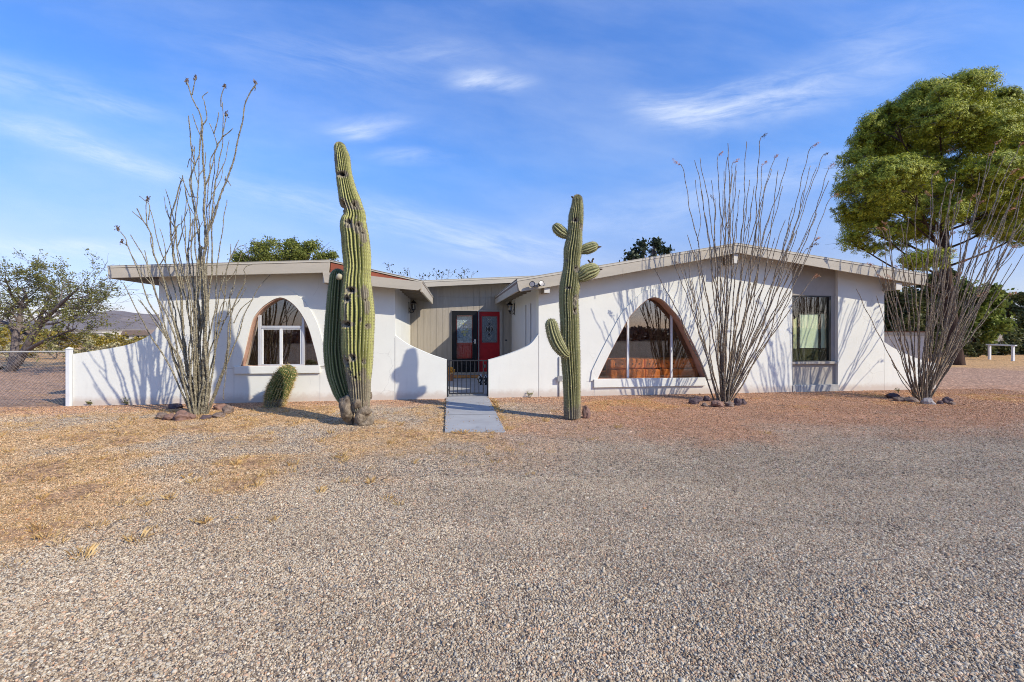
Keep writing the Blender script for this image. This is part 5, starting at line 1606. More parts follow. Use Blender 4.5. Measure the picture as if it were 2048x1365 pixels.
# brush on the left beyond the fence
GD = 'desert brush beyond the fence'
def brushes():
    spec = [
     ('creosote', 45, 24, [(20,680,40,26),(60,688,34,20)], 'yellow creosote brush behind the mesquite trunk'),
     ('creosote', 120, 30, [(100,686,40,18),(140,682,34,16)], 'broad golden brush in the middle of the left background'),
     ('creosote', 215, 34, [(190,687,30,12),(225,684,40,13),(255,688,30,9)], 'golden brush left of the garden wall curve'),
     ('cholla', 112, 23, [(90,700,20,14),(118,694,24,16),(140,703,14,10)], 'pale cholla clump between mesquite trunk and fence post'),
     ('cholla', 12, 22, [(4,697,18,14),(24,705,14,10)], 'pale cholla clump at the left edge'),
     ('cholla', 172, 24, [(160,704,14,10),(182,696,18,14),(176,684,8,12)], 'knobbly cholla just right of the fence post'),
     ('cholla', 218, 26, [(210,699,16,8),(232,692,14,8)], 'small pale cholla above the sloping garden wall'),
     ('creosote', 290, 40, [(275,683,24,9),(310,680,24,9)], 'small golden brush by the house corner'),
     ('mesq', -40, 30, [(-60,660,50,34),(-10,672,30,22)], 'green brush past the left picture edge'),
     ('creosote', 80, 42, [(60,672,40,14),(110,674,40,12)], 'far yellow brush behind the mesquite tree'),
     ('creosote', 160, 55, [(150,675,26,8),(185,676,20,7)], 'far brush below the cream house'),
     ('mesq', 205, 60, [(205,673,14,6)], 'far green bush between the two distant houses')]
    for i, (lf, x, Y, lobs, lab) in enumerate(spec):
        k = .07 if Y < 28 else .10
        far = Y > 35
        blob_tree('cholla' if lf == 'cholla' else 'bush', lab, 'cactus' if lf == 'cholla' else 'bush', gbase(x, Y) + Vector((0, 0, -.012*(Y-20))), [lb(a, b, c, d, Y) for a, b, c, d in lobs], lf, 5 if far else 8, 8 if lf == 'cholla' else 10, .05 if lf == 'cholla' else .12, .06 if lf == 'cholla' else (.16 if far else .10), seed=80 + i, group=GD, split=(9, .36), trunk_r=.03, limbs_r=.02, shell=.35, trunk_mat='twig')
brushes()
# ================================================================== ground
def smooth(a, b, x):
    t = np.clip((x - a)/(b - a), 0, 1); return t*t*(3 - 2*t)
def terr(x, y):
    return -5.0*smooth(22, 220, y) - 7.0*smooth(220, 5000, y)
def axis(lo, hi, step, ext_lo, ext_hi):
    core = np.arange(lo, hi + 1e-6, step)
    def ex(L):
        out = []; d = step; s = 0
        while s < L: d *= 1.28; s += d; out.append(min(s, L))
        return np.array(out)
    return np.concatenate([(lo - ex(ext_lo))[::-1], core, hi + ex(ext_hi)])
gx_ = axis(-13, 20, .14, 7600, 7600); gy_ = axis(1.0, 24, .14, 1400, 8300)
XX, YY = np.meshgrid(gx_, gy_)
def fbm(x, y, s, seed, oct=4):
    return np.array([mnoise.fractal(Vector((a*s, b*s, seed)), 1.0, 2.0, oct) for a, b in zip(x.ravel(), y.ravel())]).reshape(x.shape)
near = (np.abs(XX) < 60) & (YY < 90) & (YY > -30)
nz = np.zeros_like(XX); nz2 = np.zeros_like(XX)
nz[near] = fbm(XX[near], YY[near], .55, 1.3); nz2[near] = fbm(XX[near], YY[near], 1.6, 7.1)
Yb = np.interp(XX, [-12, -3.7, -3.2, -2.2, 0, 2, 5, 8, 14], [1.6, 2.6, 4.2, 4.9, 5.5, 6.2, 6.6, 7.0, 7.6])
yy = YY + nz*1.0 + nz2*.5
m = smooth(-1.0, 1.5, yy - Yb + nz2*.35)
fac_y = DH + XX*math.tan(TH)
redr = smooth(-1.6, 2.2, XX + nz*1.2)
wallstrip = smooth(1.15, .45, fac_y - YY + nz2*.5)
red = np.clip(m*redr + m*wallstrip*(1 - redr)*.8, 0, 1)
red = np.where(YY > fac_y + .5, .85, red)
straw = m*(1 - redr)*(1 - wallstrip*.75)*np.clip(.82 + nz*1.0 + nz2*.8, 0, 1)
patch = m*redr*smooth(-.08, .38, nz*.8 + nz2*.55)*smooth(3.2, 1.2, fac_y - YY)*smooth(.2, .9, fac_y - YY)
straw = np.clip(np.maximum(straw, patch), 0, 1)
straw = np.where((YY > 16) & (YY < 70), smooth(16, 20, YY + nz*2)*.8, straw)
soil = m*smooth(.18, .42, nz2 + .35*nz)*(1 - redr)*.8
# a little real unevenness, flat at the house and the walk
bumpz = (nz*.018 + nz2*.010)*smooth(.2, 2.0, fac_y - YY)*near
ZZ = terr(XX, YY) + bumpz
nyg, nxg = XX.shape
idx = np.arange(nxg*nyg).reshape(nyg, nxg)
faces = np.stack([idx[:-1, :-1], idx[:-1, 1:], idx[1:, 1:], idx[1:, :-1]], -1).reshape(-1, 4)
me = bpy.data.meshes.new('ground')
me.from_pydata(np.stack([XX, YY, ZZ], -1).reshape(-1, 3).tolist(), [], faces.tolist())
for nm, arr in (('straw', straw), ('red', red), ('soil', soil)):
    a_ = me.attributes.new(nm, 'FLOAT', 'POINT'); a_.data.foreach_set('value', arr.reshape(-1).astype(np.float32))
me.polygons.foreach_set('use_smooth', [True]*len(me.polygons))

def stone_ramp(g, f):
    return g.ramp(f, [(0.0, (.13, .105, .09)), (.14, (.24, .18, .135)), (.30, (.37, .285, .205)), (.46, (.45, .365, .275)), (.60, (.53, .44, .335)), (.72, (.40, .365, .325)), (.86, (.58, .51, .41)), (.94, (.46, .27, .17)), (1.0, (.70, .64, .54))])
def ground_mat():
    m, nt, out = newmat('desert_gravel'); g = NT(nt)
    pos = g.pos()
    sep = g.n('ShaderNodeSeparateXYZ'); g.l(pos, sep.inputs[0])
    y = sep.outputs[1]
    wob = g.n('ShaderNodeTexNoise'); g.l(pos, wob.inputs['Vector']); wob.inputs['Scale'].default_value = 40; wob.inputs['Detail'].default_value = 2
    v1 = g.vor(pos, 62); v2 = g.vor(pos, 27)
    sp1 = g.n('ShaderNodeSeparateColor'); g.l(v1.outputs['Color'], sp1.inputs[0])
    sp2 = g.n('ShaderNodeSeparateColor'); g.l(v2.outputs['Color'], sp2.inputs[0])
    stones = stone_ramp(g, sp1.outputs[0])
    stones2 = stone_ramp(g, sp2.outputs[1])
    far = g.sstep(y, 4.0, 9.0)
    st = g.mix(g.math('MULTIPLY', g.sstep(sp2.outputs[0], .55, .75), .85), stones, stones2)
    big = g.noise(pos, .7, 6, .62)
    st = g.mix(1.0, st, g.ramp(big, [(.3, (.86, .85, .85)), (.7, (1.08, 1.06, 1.03))]), 'MULTIPLY')
    st = g.mix(1.0, st, g.ramp(g.sstep(y, 5.2, 7.8), [(0.0, (.74, .72, .68)), (1.0, (1.0, 1.0, 1.0))]), 'MULTIPLY')   # soil between loose pebbles, darkened to stand in for shade in the gaps
    v3 = g.vor(pos, 15); sp3 = g.n('ShaderNodeSeparateColor'); g.l(v3.outputs['Color'], sp3.inputs[0])
    v4 = g.vor(pos, 34); sp4 = g.n('ShaderNodeSeparateColor'); g.l(v4.outputs['Color'], sp4.inputs[0])
    speck = g.mix(1.0, g.ramp(sp3.outputs[0], [(0.0, .62), (.25, .85), (.7, 1.05), (1.0, 1.3)]), g.ramp(sp4.outputs[0], [(0.0, .42), (.2, .8), (.75, 1.08), (1.0, 1.5)]), 'MULTIPLY')
    red = g.attr('red'); straw = g.attr('straw'); soil = g.attr('soil')
    nfine = g.noise(pos, 9, 8, .72); nmid = g.noise(pos, 2.6, 7, .66); nvf = g.noise(pos, 38, 6, .7)
    rs_ = g.mix(1.0, st, (1.03, .72, .57), 'MULTIPLY')
    dust = g.ramp(nvf, [(.3, (.37, .205, .125)), (.7, (.60, .38, .255))])
    rs_ = g.mix(.38, rs_, dust)
    cc = g.mix(g.math('MULTIPLY', red, g.sstep(nmid, .15, .45)), st, rs_)
    lit = g.ramp(nvf, [(.28, (.36, .19, .075)), (.5, (.60, .355, .145)), (.75, (.76, .52, .25))])
    sm = g.sstep(g.math('ADD', straw, g.math('ADD', g.math('MULTIPLY', nfine, .9), g.math('MULTIPLY', nmid, .5))), .85, 1.60)
    cc = g.mix(g.math('MULTIPLY', sm, .78), cc, lit)
    so = g.sstep(g.math('ADD', soil, g.math('ADD', g.math('MULTIPLY', nfine, .4), g.math('MULTIPLY', nmid, .5))), .98, 1.12)
    cc = g.mix(g.math('MULTIPLY', so, .85), cc, g.ramp(nvf, [(.3, (.40, .215, .10)), (.7, (.56, .34, .19))]))
    cc = g.mix(g.sstep(y, 2.5, 5.0), cc, g.mix(1.0, cc, speck, 'MULTIPLY'))
    # far desert plain with scrub
    scrub = g.noise(pos, .055, 8, .7)
    plain = g.ramp(scrub, [(.36, (.15, .13, .055)), (.5, (.34, .245, .14)), (.64, (.46, .34, .22))])
    cc = g.mix(g.sstep(y, 34, 60), cc, plain)
    hgt = g.math('ADD', g.math('MULTIPLY', g.math('SUBTRACT', .55, v1.outputs['Distance']), 1.0), g.math('MULTIPLY', g.math('SUBTRACT', .55, v2.outputs['Distance']), .8))
    hgt = g.math('ADD', hgt, g.math('MULTIPLY', nvf, .5))
    bm_n = g.bump(hgt, .85, .014); nb_ = bm_n.node; g.l(g.ramp(g.sstep(y, 5.0, 14.0), [(0.0, .85), (1.0, .22)]), nb_.inputs['Strength'])
    g.bsdf(out, cc, .92, bm_n, .15)
    return m
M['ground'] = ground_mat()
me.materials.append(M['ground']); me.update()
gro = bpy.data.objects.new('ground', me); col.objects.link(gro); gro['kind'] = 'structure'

# attribute lookup for scattering
from bisect import bisect_left
def samp(A, x, y):
    i = np.clip(np.searchsorted(gx_, x) - 1, 0, nxg - 2); j = np.clip(np.searchsorted(gy_, y) - 1, 0, nyg - 2)
    a = (x - gx_[i])/(gx_[i+1] - gx_[i]); b = (y - gy_[j])/(gy_[j+1] - gy_[j])
    return A[j, i]*(1-a)*(1-b) + A[j, i+1]*a*(1-b) + A[j+1, i]*(1-a)*b + A[j+1, i+1]*a*b

# ------------------------------------------------------------------ loose pebbles of the drive
def pebble_mat():
    m, nt, out = newmat('river_pebble'); g = NT(nt)
    oi = g.n('ShaderNodeObjectInfo')
    v = g.pos()
    c = stone_ramp(g, oi.outputs['Random'])
    c = g.mix(1.0, c, (1.12, 1.08, .95), 'MULTIPLY')
    c = g.mix(1.0, c, g.ramp(g.noise(g.scalev(v, (.55, 1.2, 1)), 1.1, 6, .62), [(.32, .82), (.68, 1.10)]), 'MULTIPLY')
    c = g.mix(.5, c, g.mix(1.0, c, g.ramp(g.noise(v, 160, 3, .6), [(.3, (.72, .70, .68)), (.7, (1.15, 1.12, 1.1))]), 'MULTIPLY'))
    rd = g.n('ShaderNodeAttribute', attribute_type='INSTANCER', attribute_name='redness').outputs['Fac']
    sw = g.n('ShaderNodeAttribute', attribute_type='INSTANCER', attribute_name='strawness').outputs['Fac']
    c = g.mix(g.math('MULTIPLY', rd, .9), c, g.mix(1.0, c, (1.03, .71, .555), 'MULTIPLY'))
    c = g.mix(g.math('MULTIPLY', sw, .6), c, g.mix(1.0, c, (1.15, .86, .55), 'MULTIPLY'))
    g.bsdf(out, c, .85, None, .2)
    return m
M['pebble'] = pebble_mat()
pr = np.random.default_rng(17)
px_, py_ = [], []
for y0, y1, dens in ((1.75, 2.6, 16500), (2.6, 3.6, 14000), (3.6, 4.8, 10500), (4.8, 6.2, 5200), (6.2, 7.6, 3600), (7.6, 9.4, 2600), (9.4, 11.8, 1800)):
    hw = min(1.14*y1 + .7, 12.6)
    n = int(dens*2*hw*(y1 - y0))
    px_.append(pr.uniform(-hw, hw, n)); py_.append(pr.uniform(y0, y1, n))
px_ = np.concatenate(px_); py_ = np.concatenate(py_)
keep = pr.random(len(px_)) > np.clip(samp(straw, px_, py_)*.35 + samp(soil, px_, py_)*.9, 0, .85)
# clear of the walk
wl = np.interp(py_, [6.84, 10.3], [-1.02, -1.5]); wr = np.interp(py_, [6.84, 10.3], [-.08, -.54])
keep &= py_ < DH + px_*math.tan(TH) - .03
ond = (py_ > 6.84) & (px_ > wl) & (px_ < wr)
edge = np.minimum(np.minimum(px_ - wl, wr - px_), np.maximum(py_ - 6.84, 0))
keep &= ~ond | (pr.random(len(px_)) < .38*np.exp(-np.maximum(edge, 0)/.035) + .006)
ond = ond[keep]; px_, py_ = px_[keep], py_[keep]
n = len(px_)
s0 = np.clip(pr.lognormal(math.log(.0041), .32, n), .0026, .014)
s0 *= np.interp(py_, [4.5, 9.5], [1.0, 1.35])
s0[pr.random(n) < .004] *= 1.7
pz = np.where(ond, .031, samp(ZZ, px_, py_)) + s0*np.where(ond, .5, .25)
scl = np.stack([s0*pr.uniform(.8, 1.5, n), s0*pr.uniform(.7, 1.15, n), s0*pr.uniform(.55, 1.0, n)], -1)
rot = np.stack([pr.normal(0, .35, n), pr.normal(0, .35, n), pr.uniform(0, 6.28, n)], -1)
me = bpy.data.meshes.new('gravel')
me.vertices.add(n); me.vertices.foreach_set('co', np.stack([px_, py_, pz], -1).astype(np.float32).reshape(-1))
a_ = me.attributes.new('redness', 'FLOAT', 'POINT'); a_.data.foreach_set('value', samp(red, px_, py_).astype(np.float32))
a_ = me.attributes.new('strawness', 'FLOAT', 'POINT'); a_.data.foreach_set('value', samp(straw, px_, py_).astype(np.float32))
for nm, arr in (('scl', scl), ('rot', rot)):
    a_ = me.attributes.new(nm, 'FLOAT_VECTOR', 'POINT'); a_.data.foreach_set('vector', arr.astype(np.float32).reshape(-1))
me.materials.append(M['pebble'])
gv = bpy.data.objects.new('gravel', me); col.objects.link(gv); gv['kind'] = 'stuff'
gv['label'] = 'loose tan and grey pea gravel covering the drive'
ng = bpy.data.node_groups.new('pebbles', 'GeometryNodeTree')
ng.interface.new_socket('Geometry', in_out='INPUT', socket_type='NodeSocketGeometry')
ng.interface.new_socket('Geometry', in_out='OUTPUT', socket_type='NodeSocketGeometry')
gi = ng.nodes.new('NodeGroupInput'); go = ng.nodes.new('NodeGroupOutput')
ico = ng.nodes.new('GeometryNodeMeshIcoSphere'); ico.inputs['Subdivisions'].default_value = 2; ico.inputs['Radius'].default_value = 1
ssm = ng.nodes.new('GeometryNodeSetShadeSmooth')
smt = ng.nodes.new('GeometryNodeSetMaterial'); smt.inputs['Material'].default_value = M['pebble']
iop = ng.nodes.new('GeometryNodeInstanceOnPoints')
a1 = ng.nodes.new('GeometryNodeInputNamedAttribute'); a1.data_type = 'FLOAT_VECTOR'; a1.inputs[0].default_value = 'scl'
a2 = ng.nodes.new('GeometryNodeInputNamedAttribute'); a2.data_type = 'FLOAT_VECTOR'; a2.inputs[0].default_value = 'rot'
e2r = ng.nodes.new('FunctionNodeEulerToRotation')
lk = ng.links.new
lk(gi.outputs[0], iop.inputs['Points']); lk(ico.outputs[0], ssm.inputs[0]); lk(ssm.outputs[0], smt.inputs[0]); lk(smt.outputs[0], iop.inputs['Instance'])
lk(a1.outputs[0], iop.inputs['Scale']); lk(a2.outputs[0], e2r.inputs[0]); lk(e2r.outputs[0], iop.inputs['Rotation']); lk(iop.outputs[0], go.inputs[0])
md = gv.modifiers.new('pebbles', 'NODES'); md.node_group = ng
print('pebbles', n)

# ------------------------------------------------------------------ dry grass
gr = np.random.default_rng(23)
N0 = 34000
X = gr.uniform(-12.5, 12.5, N0); Y = gr.uniform(2.2, 11.6, N0)
w = samp(straw, X, Y)*(.35 + .65*(samp(nz2, X, Y) > .05))
fy = DH + X*math.tan(TH)
ok = (gr.random(N0) < w**1.4*.8) & (Y < fy - .05) & (np.abs(X) < 1.18*Y + .6)
wl = np.interp(Y, [6.84, 10.3], [-1.02, -1.5]); wr = np.interp(Y, [6.84, 10.3], [-.08, -.54])
ok &= ~((Y > 6.82) & (X > wl) & (X < wr))
X, Y = X[ok], Y[ok]
# tufts along the edges of the walk, the wall foot and a few stray ones in the gravel
ex = []
for i in range(46):
    t = gr.random()
    if gr.random() < .62: ex.append((-.08 - .46*t + gr.normal(0, .04) + .05, 6.84 + 3.4*t))
    elif gr.random() < .5: ex.append((-1.02 - .46*t + gr.normal(0, .05) - .04, 6.84 + 3.4*t))
    else: ex.append((gr.uniform(-1.0, -.1), 6.80 + gr.normal(0, .03)))
for px, py in ((545,950),(430,950),(85,1000),(90,1080),(115,1090),(400,1045),(160,1120),(25,1135),(410,1050),(690,965),(775,1000),(990,925),(1060,950),(800,1010),(545,1045),(275,1085),(1100,905),(930,930),(830,925),(980,900),(20,905),(1530,870),(1235,855),(1180,880),(190,1060),(250,1010),(580,945),(640,985),(470,930),(340,1000)):
    p = gp(px, py); ex.append((p.x, p.y))
for i in range(170):
    x, y = gr.uniform(-9.5, 3.5), gr.uniform(3.4, 8.8)
    if samp(straw, np.array([x]), np.array([y]))[0] < .22 or (y > 6.75 and -1.6 < x < .1): continue
    ex.append((x, y))
nt0 = len(X)
X = np.concatenate([X, [e[0] for e in ex]]); Y = np.concatenate([Y, [e[1] for e in ex]])
bl = []
for k in range(len(X)):
    big = k >= nt0
    nb = gr.integers(16, 30) if big else gr.integers(7, 16)
    hgt = gr.uniform(.03, .08) if big else gr.uniform(.012, .038)
    z0 = float(samp(ZZ, X[k], Y[k]))
    rad = gr.uniform(.02, .07) if big else gr.uniform(.02, .07)
    for b in range(nb):
        a = gr.uniform(0, 6.28); r0 = rad*math.sqrt(gr.random())
        bx, by = X[k] + r0*math.cos(a), Y[k] + r0*math.sin(a)
        le = gr.uniform(.15, .95)*hgt; h = hgt*gr.uniform(.35, 1.0)
        a2_ = a + gr.normal(0, .8); wd = .0010 + .0004*Y[k]/4
        sx, sy = -math.sin(a2_)*wd, math.cos(a2_)*wd
        mx_, my_ = bx + math.cos(a2_)*le*.4, by + math.sin(a2_)*le*.4
        bl.append([(bx - sx, by - sy, z0 - .004), (bx + sx, by + sy, z0 - .004), (mx_ + sx*.7, my_ + sy*.7, z0 + h*.65), (bx + math.cos(a2_)*le, by + math.sin(a2_)*le, z0 + h)])
print('blades', len(bl), 'tufts', len(X))
go_ = soup('grass', bl, M['straw']); go_['kind'] = 'stuff'; go_['label'] = 'dry straw coloured grass tufts in the gravel'

# dry twigs and bits of litter lying about
lt = random.Random(9); mb = MB()
for i in range(170):
    x, y = lt.uniform(-9, 9), lt.uniform(2.4, 9.3)
    if abs(x) > 1.1*y or (y > 6.7 and -1.6 < x < .1): continue
    L = lt.uniform(.03, .16); a = lt.uniform(0, 6.28); z0 = float(samp(ZZ, np.array([x]), np.array([y]))[0]) + .010
    m_ = Vector((x, y, z0 + .006)); d_ = Vector((math.cos(a), math.sin(a), lt.uniform(-.05, .12)))*L/2; s_ = Vector((-d_.y, d_.x, 0))*lt.uniform(-.3, .3)
    mb.tube([m_ - d_, m_ + s_, m_ + d_], [.0035, .003, .002], 4, cap=False)
    if lt.random() < .4: mb.tube([m_ + s_, m_ + s_*2 + d_*.6 + Vector((0, 0, .01))], [.0025, .0015], 3, cap=False)
li_ = mb.build('litter', M['twig'], None, recalc=False); li_['kind'] = 'stuff'; li_['label'] = 'dry twigs and bits lying on the gravel'

# far brush behind the photographer: the panes mirror it
br_ = np.random.default_rng(41)
nq = 26000
bx = br_.uniform(-70, 80, nq); by = -34 + br_.normal(0, 3.5, nq) - np.abs(bx)*.08
tp_ = np.array([1.2 + 1.0*mnoise.noise(Vector((x*.16, 3.1, 0))) + .6*mnoise.noise(Vector((x*.55, 8.1, 0))) for x in bx])
bz = np.clip(tp_, .4, 3.2)*np.sqrt(br_.random(nq))
wood_ = soup('distant_brush', quads(np.stack([bx, by, bz], -1), .50, br_, 0, 1.3), M['drybrush']); wood_['kind'] = 'stuff'
wood_['label'] = 'line of desert brush across the road from the house'

def weed(px, py, h, label, seed):
    r_ = random.Random(seed); b = gp(px, py); k = b.y/F
    root = empty('dry_weed', b, label, 'weed', 0, 'dry weeds along the wall foot')
    mb = MB(); lf = []
    for i in range(9):
        d = Vector((r_.gauss(0, .45), r_.gauss(0, .35), 1)).normalized(); L = h*k*r_.uniform(.5, 1.1)
        e = d*L + Vector((r_.gauss(0, .02), 0, 0)); mb.tube([(0, 0, -.01), d*L*.5 + Vector((r_.gauss(0, .01), 0, 0)), e], [.003, .0025, .0015], 4, cap=False)
        for q in range(5):
            c_ = d*L*r_.uniform(.5, 1); lf.append(c_ + Vector((r_.gauss(0, .012), r_.gauss(0, .012), r_.gauss(0, .01))))
    mb.build('stalks', M['twig'], root, recalc=False)
    soup('leaves', quads(np.array(lf), .018, nr, 0, 2), M['mesq'], root)
weed(1058, 796, 15, 'small grey green weed at the foot of the right courtyard wall', 1)
weed(252, 811, 16, 'small dry weed at the foot of the left garden wall curve', 2)
weed(180, 812, 11, 'smallest dry weed near the outer end of the left garden wall', 3)
weed(1797, 786, 9, 'low weed at the foot of the right garden wall', 4)

# ------------------------------------------------------------------ fences, rail, shed, far houses
fu0 = hu(134)
cl = empty('chain_link_fence', H(fu0, .05, 0), 'rusty chain link fence with grey top rail at the left end of the garden wall', 'fence', TH)
zt = hz(120, 703.5, .05)
mb = MB(); mb.tube([(-.05, 0, zt), (-6.2, 0, zt)], .016, 10); mb.build('rail', M['grey_metal'], cl, smooth=True)
mb = MB(); mb.tube([(-.055, .01, -.1), (-.05, .01, zt - .02)], .014, 8); mb.build('post', M['rust'], cl, smooth=True)
mb = MB(); mb.tube([(-3.1, .02, -.1), (-3.1, .02, zt + .05)], .026, 8); mb.build('post', M['grey_metal'], cl, smooth=True)
mb = MB(); pitch = .068; wlen = 6.1; zb = .03
for s in (1, -1):
    x = -wlen - (zt - zb) if s == 1 else -wlen
    while x < -.06 + ((zt - zb) if s == -1 else 0):
        # clip the diagonal to the panel
        xa, xb = x, x + (zt - zb)*s
        za, zb2 = zb, zt
        pts_ = []
        for t in (0, 1): pts_.append([xa + (xb - xa)*t, za + (zb2 - za)*t])
        lo, hi = 0.0, 1.0
        for lim, sg in ((-wlen, 1), (-.06, -1)):
            d = (xb - xa)
            tt = (lim - xa)/d
            if (sg == 1) == (d > 0): lo = max(lo, tt)
            else: hi = min(hi, tt)
        if hi - lo > .02:
            A = (xa + (xb-xa)*lo, .003*s, za + (zb2-za)*lo); B = (xa + (xb-xa)*hi, .003*s, za + (zb2-za)*hi)
            mb.tube([A, B], .0026, 4, cap=False)
        x += pitch
mb.build('mesh', M['wire'], cl, recalc=False)
wp0 = hf(134, 800, -.02); wp1 = hf(147, 700, -.02)
wp = empty('fence_post', H(hu(139.5), -.01, 0), 'white painted square post between the chain link fence and the garden wall', 'post', TH)
mb = MB(); hw_ = .042; ztp = hz(140, 699, -.02)
mb.box(-hw_, hw_, -hw_, hw_, -.1, ztp)
mb.build('post_shaft', M['white_post'], wp, bevel=.008)
mb = MB(); mb.add([(-hw_-.01,-hw_-.01,ztp+.001),(hw_+.01,-hw_-.01,ztp+.001),(hw_+.01,hw_+.01,ztp+.001),(-hw_-.01,hw_+.01,ztp+.001),(0,0,ztp+.05)], [(3,2,1,0),(0,1,4),(1,2,4),(2,3,4),(3,0,4)]); mb.build('post_cap', M['white_post'], wp)

pa, pb = gp(1979, 719.5), gp(2026, 722.5)
hr = empty('hitching_rail', (pa + pb)/2, 'low white wooden rail on two posts at the far right of the yard', 'rail')
c_ = (pa + pb)/2
mb = MB(); d = (pb - pa); zr_ = at(2000, 689.5, c_.y).z
for P in (pa, pb):
    mb2_ = MB(); p = P - c_; mb2_.box(p.x - .045, p.x + .045, p.y - .045, p.y + .045, -.1, zr_ - .06); mb2_.build('post', M['white_post'], hr, bevel=.006)
nrm_ = Vector((-d.y, d.x, 0)).normalized()*.06; e_ = d.normalized()*.13
q = [pa - c_ - e_ - nrm_, pb - c_ + e_ - nrm_, pb - c_ + e_ + nrm_, pa - c_ - e_ + nrm_]
mb.prism([[(v.x, v.y) for v in q]], zr_ - .059, zr_, 'uzv'); mb.build('rail', M['white_post'], hr, bevel=.006)

# ribbed metal fence beyond the right end
fA, fB = Vector((at(1755, 0, 15.5).x, 15.5, 0)), Vector((at(1852, 0, 14.2).x, 14.2, 0))
mf = empty('metal_fence', fA, 'ribbed pale metal fence with brown cap behind the right garden wall', 'fence', math.atan2(fB.y - fA.y, fB.x - fA.x))
Lf = (fB - fA).length; za_ = at(0, 664, 15).z
mb = MB(); nseg = int(Lf/.05); vs = []; fs = []
for i in range(nseg + 1):
    x = Lf*i/nseg; yv = .03 if i % 4 in (1, 2) else 0
    vs += [(x, yv, -.1), (x, yv, za_ - .12)]
for i in range(nseg): fs.append((2*i, 2*i+2, 2*i+3, 2*i+1))
mb.add(vs, fs); o_ = mb.build('panel', M['corr'], mf, recalc=False)
sm_ = o_.modifiers.new('solid', 'SOLIDIFY'); sm_.thickness = .004
mb = MB(); mb.box(-.02, Lf + .02, -.03, .06, za_ - .118, za_ - .012); mb.build('cap_board', M['bay'], mf, bevel=.004)
mb = MB(); mb.box(-.03, Lf + .03, -.045, .075, za_ - .011, za_ + .015); mb.build('cap', M['shedroof'], mf, bevel=.004)

Ysd = 27.5
s0_ = gbase(1872, Ysd)
sh = empty('shed', s0_, 'small brown shed with pale roof edge hidden behind the right trees', 'shed')
def sx(x): return (x - 1872)/F*Ysd
def sz(y): return CH + (HY - y)/F*Ysd + .05
mb = MB(); mb.box(sx(1846), sx(1896), .3, 3.0, 0, sz(592)); mb.build('wall', M['shedroof'], sh)
mb = MB(); mb.prism([[(sx(1842), sz(589)), (sx(1900), sz(584)), (sx(1900), sz(579)), (sx(1842), sz(584))]], 0, 3.2); mb.build('roof', M['drip'], sh)

def far_house(name, x0, x1, yt, yb, Yh, wallm, label, gable):
    base = Vector((((x0+x1)/2 - HX)/F*Yh, Yh, float(terr(np.array(0.), np.array(float(Yh)))) - .2))
    h = empty(name, base, label, 'house', 0, 'far houses in the valley')
    w = (x1 - x0)/F*Yh/2
    zt = CH + (HY - yt)/F*Yh - base.z; zw = CH + (HY - yb)/F*Yh - base.z
    mb = MB(); mb.box(-w, w, 0, 10, 0, zw); mb.build('wall', wallm, h)
    mb = MB()
    if gable: mb.prism([[(-w*1.08, zw - .3), (-w*1.05, zw + .25), (-w*.45, zt), (w*.75, zt), (w*1.05, zw + .25), (w*1.08, zw - .3)]], -.8, 10.8)
    else: mb.box(-w*1.03, w*1.03, -.4, 10.4, zw + .01, zt)
    mb.build('roof', M['browntile'] if gable else M['cream'], h)
    for k in (-.5, .15, .6):
        mb = MB(); mb.box(w*k, w*k + w*.18, -.05, -.003, zw*.35, zw*.8); mb.build('window', M['dark'], h)
far_house('far_house', 148, 205, 664, 666, 215, M['cream'], 'flat roofed cream house far off beyond the brush, left of the brown roof', False)
far_house('far_house', 236, 300, 661, 669, 235, M['cream'], 'far house with a brown hipped roof above the garden wall curve', True)
far_house('far_house', 55, 90, 660, 663.5, 330, M['cream'], 'farthest pale house glimpsed behind the mesquite tree', False)

# ------------------------------------------------------------------ far mountains
xs = np.linspace(-9500, 6000, 240)
Yr = 6300.0
ridge_px = [(-1500, 625), (-700, 618), (-300, 632), (-100, 640), (0, 641), (60, 642), (110, 639), (150, 633), (182, 627), (212, 622), (225, 620.5), (245, 622), (265, 626), (306, 630), (380, 627), (480, 633), (620, 629), (760, 638), (900, 634), (1200, 640), (1700, 636), (2300, 630)]
rx_ = [(p[0] - HX)/F*Yr for p in ridge_px]; rz_ = [CH + (HY - p[1])/F*Yr for p in ridge_px]
top = np.interp(xs, rx_, rz_)
vs = []; nd = 26
for j in range(nd):
    t = j/(nd - 1); yv = 5300 + 2000*t
    prof_ = math.sin(math.pi*t)**1.25
    for i, x in enumerate(xs):
        nn = mnoise.fractal(Vector((x*.0011, yv*.0014, 3.3)), .9, 2.1, 5)
        ruf = (1 + .33*nn*(1 - prof_*.82))
        vs.append((x*(yv/Yr), yv, -13 + (top[i] + 13)*prof_*ruf))
nxm = len(xs)
fs = [(j*nxm + i, j*nxm + i + 1, (j+1)*nxm + i + 1, (j+1)*nxm + i) for j in range(nd - 1) for i in range(nxm - 1)]
def mountain_mat():
    m, nt, out = newmat('desert_mountain'); g = NT(nt)
    n1 = g.noise(g.pos(), .0022, 8, .65)
    g.bsdf(out, g.ramp(n1, [(.3, (.13, .10, .085)), (.55, (.21, .165, .135)), (.75, (.28, .22, .175))]), .95, g.bump(g.noise(g.pos(), .006, 6, .6), .6, 40), .05)
    return m
mbm = MB(); mbm.add(vs, fs)
mt_ = mbm.build('mountains', mountain_mat(), None, smooth=True); mt_['kind'] = 'structure'

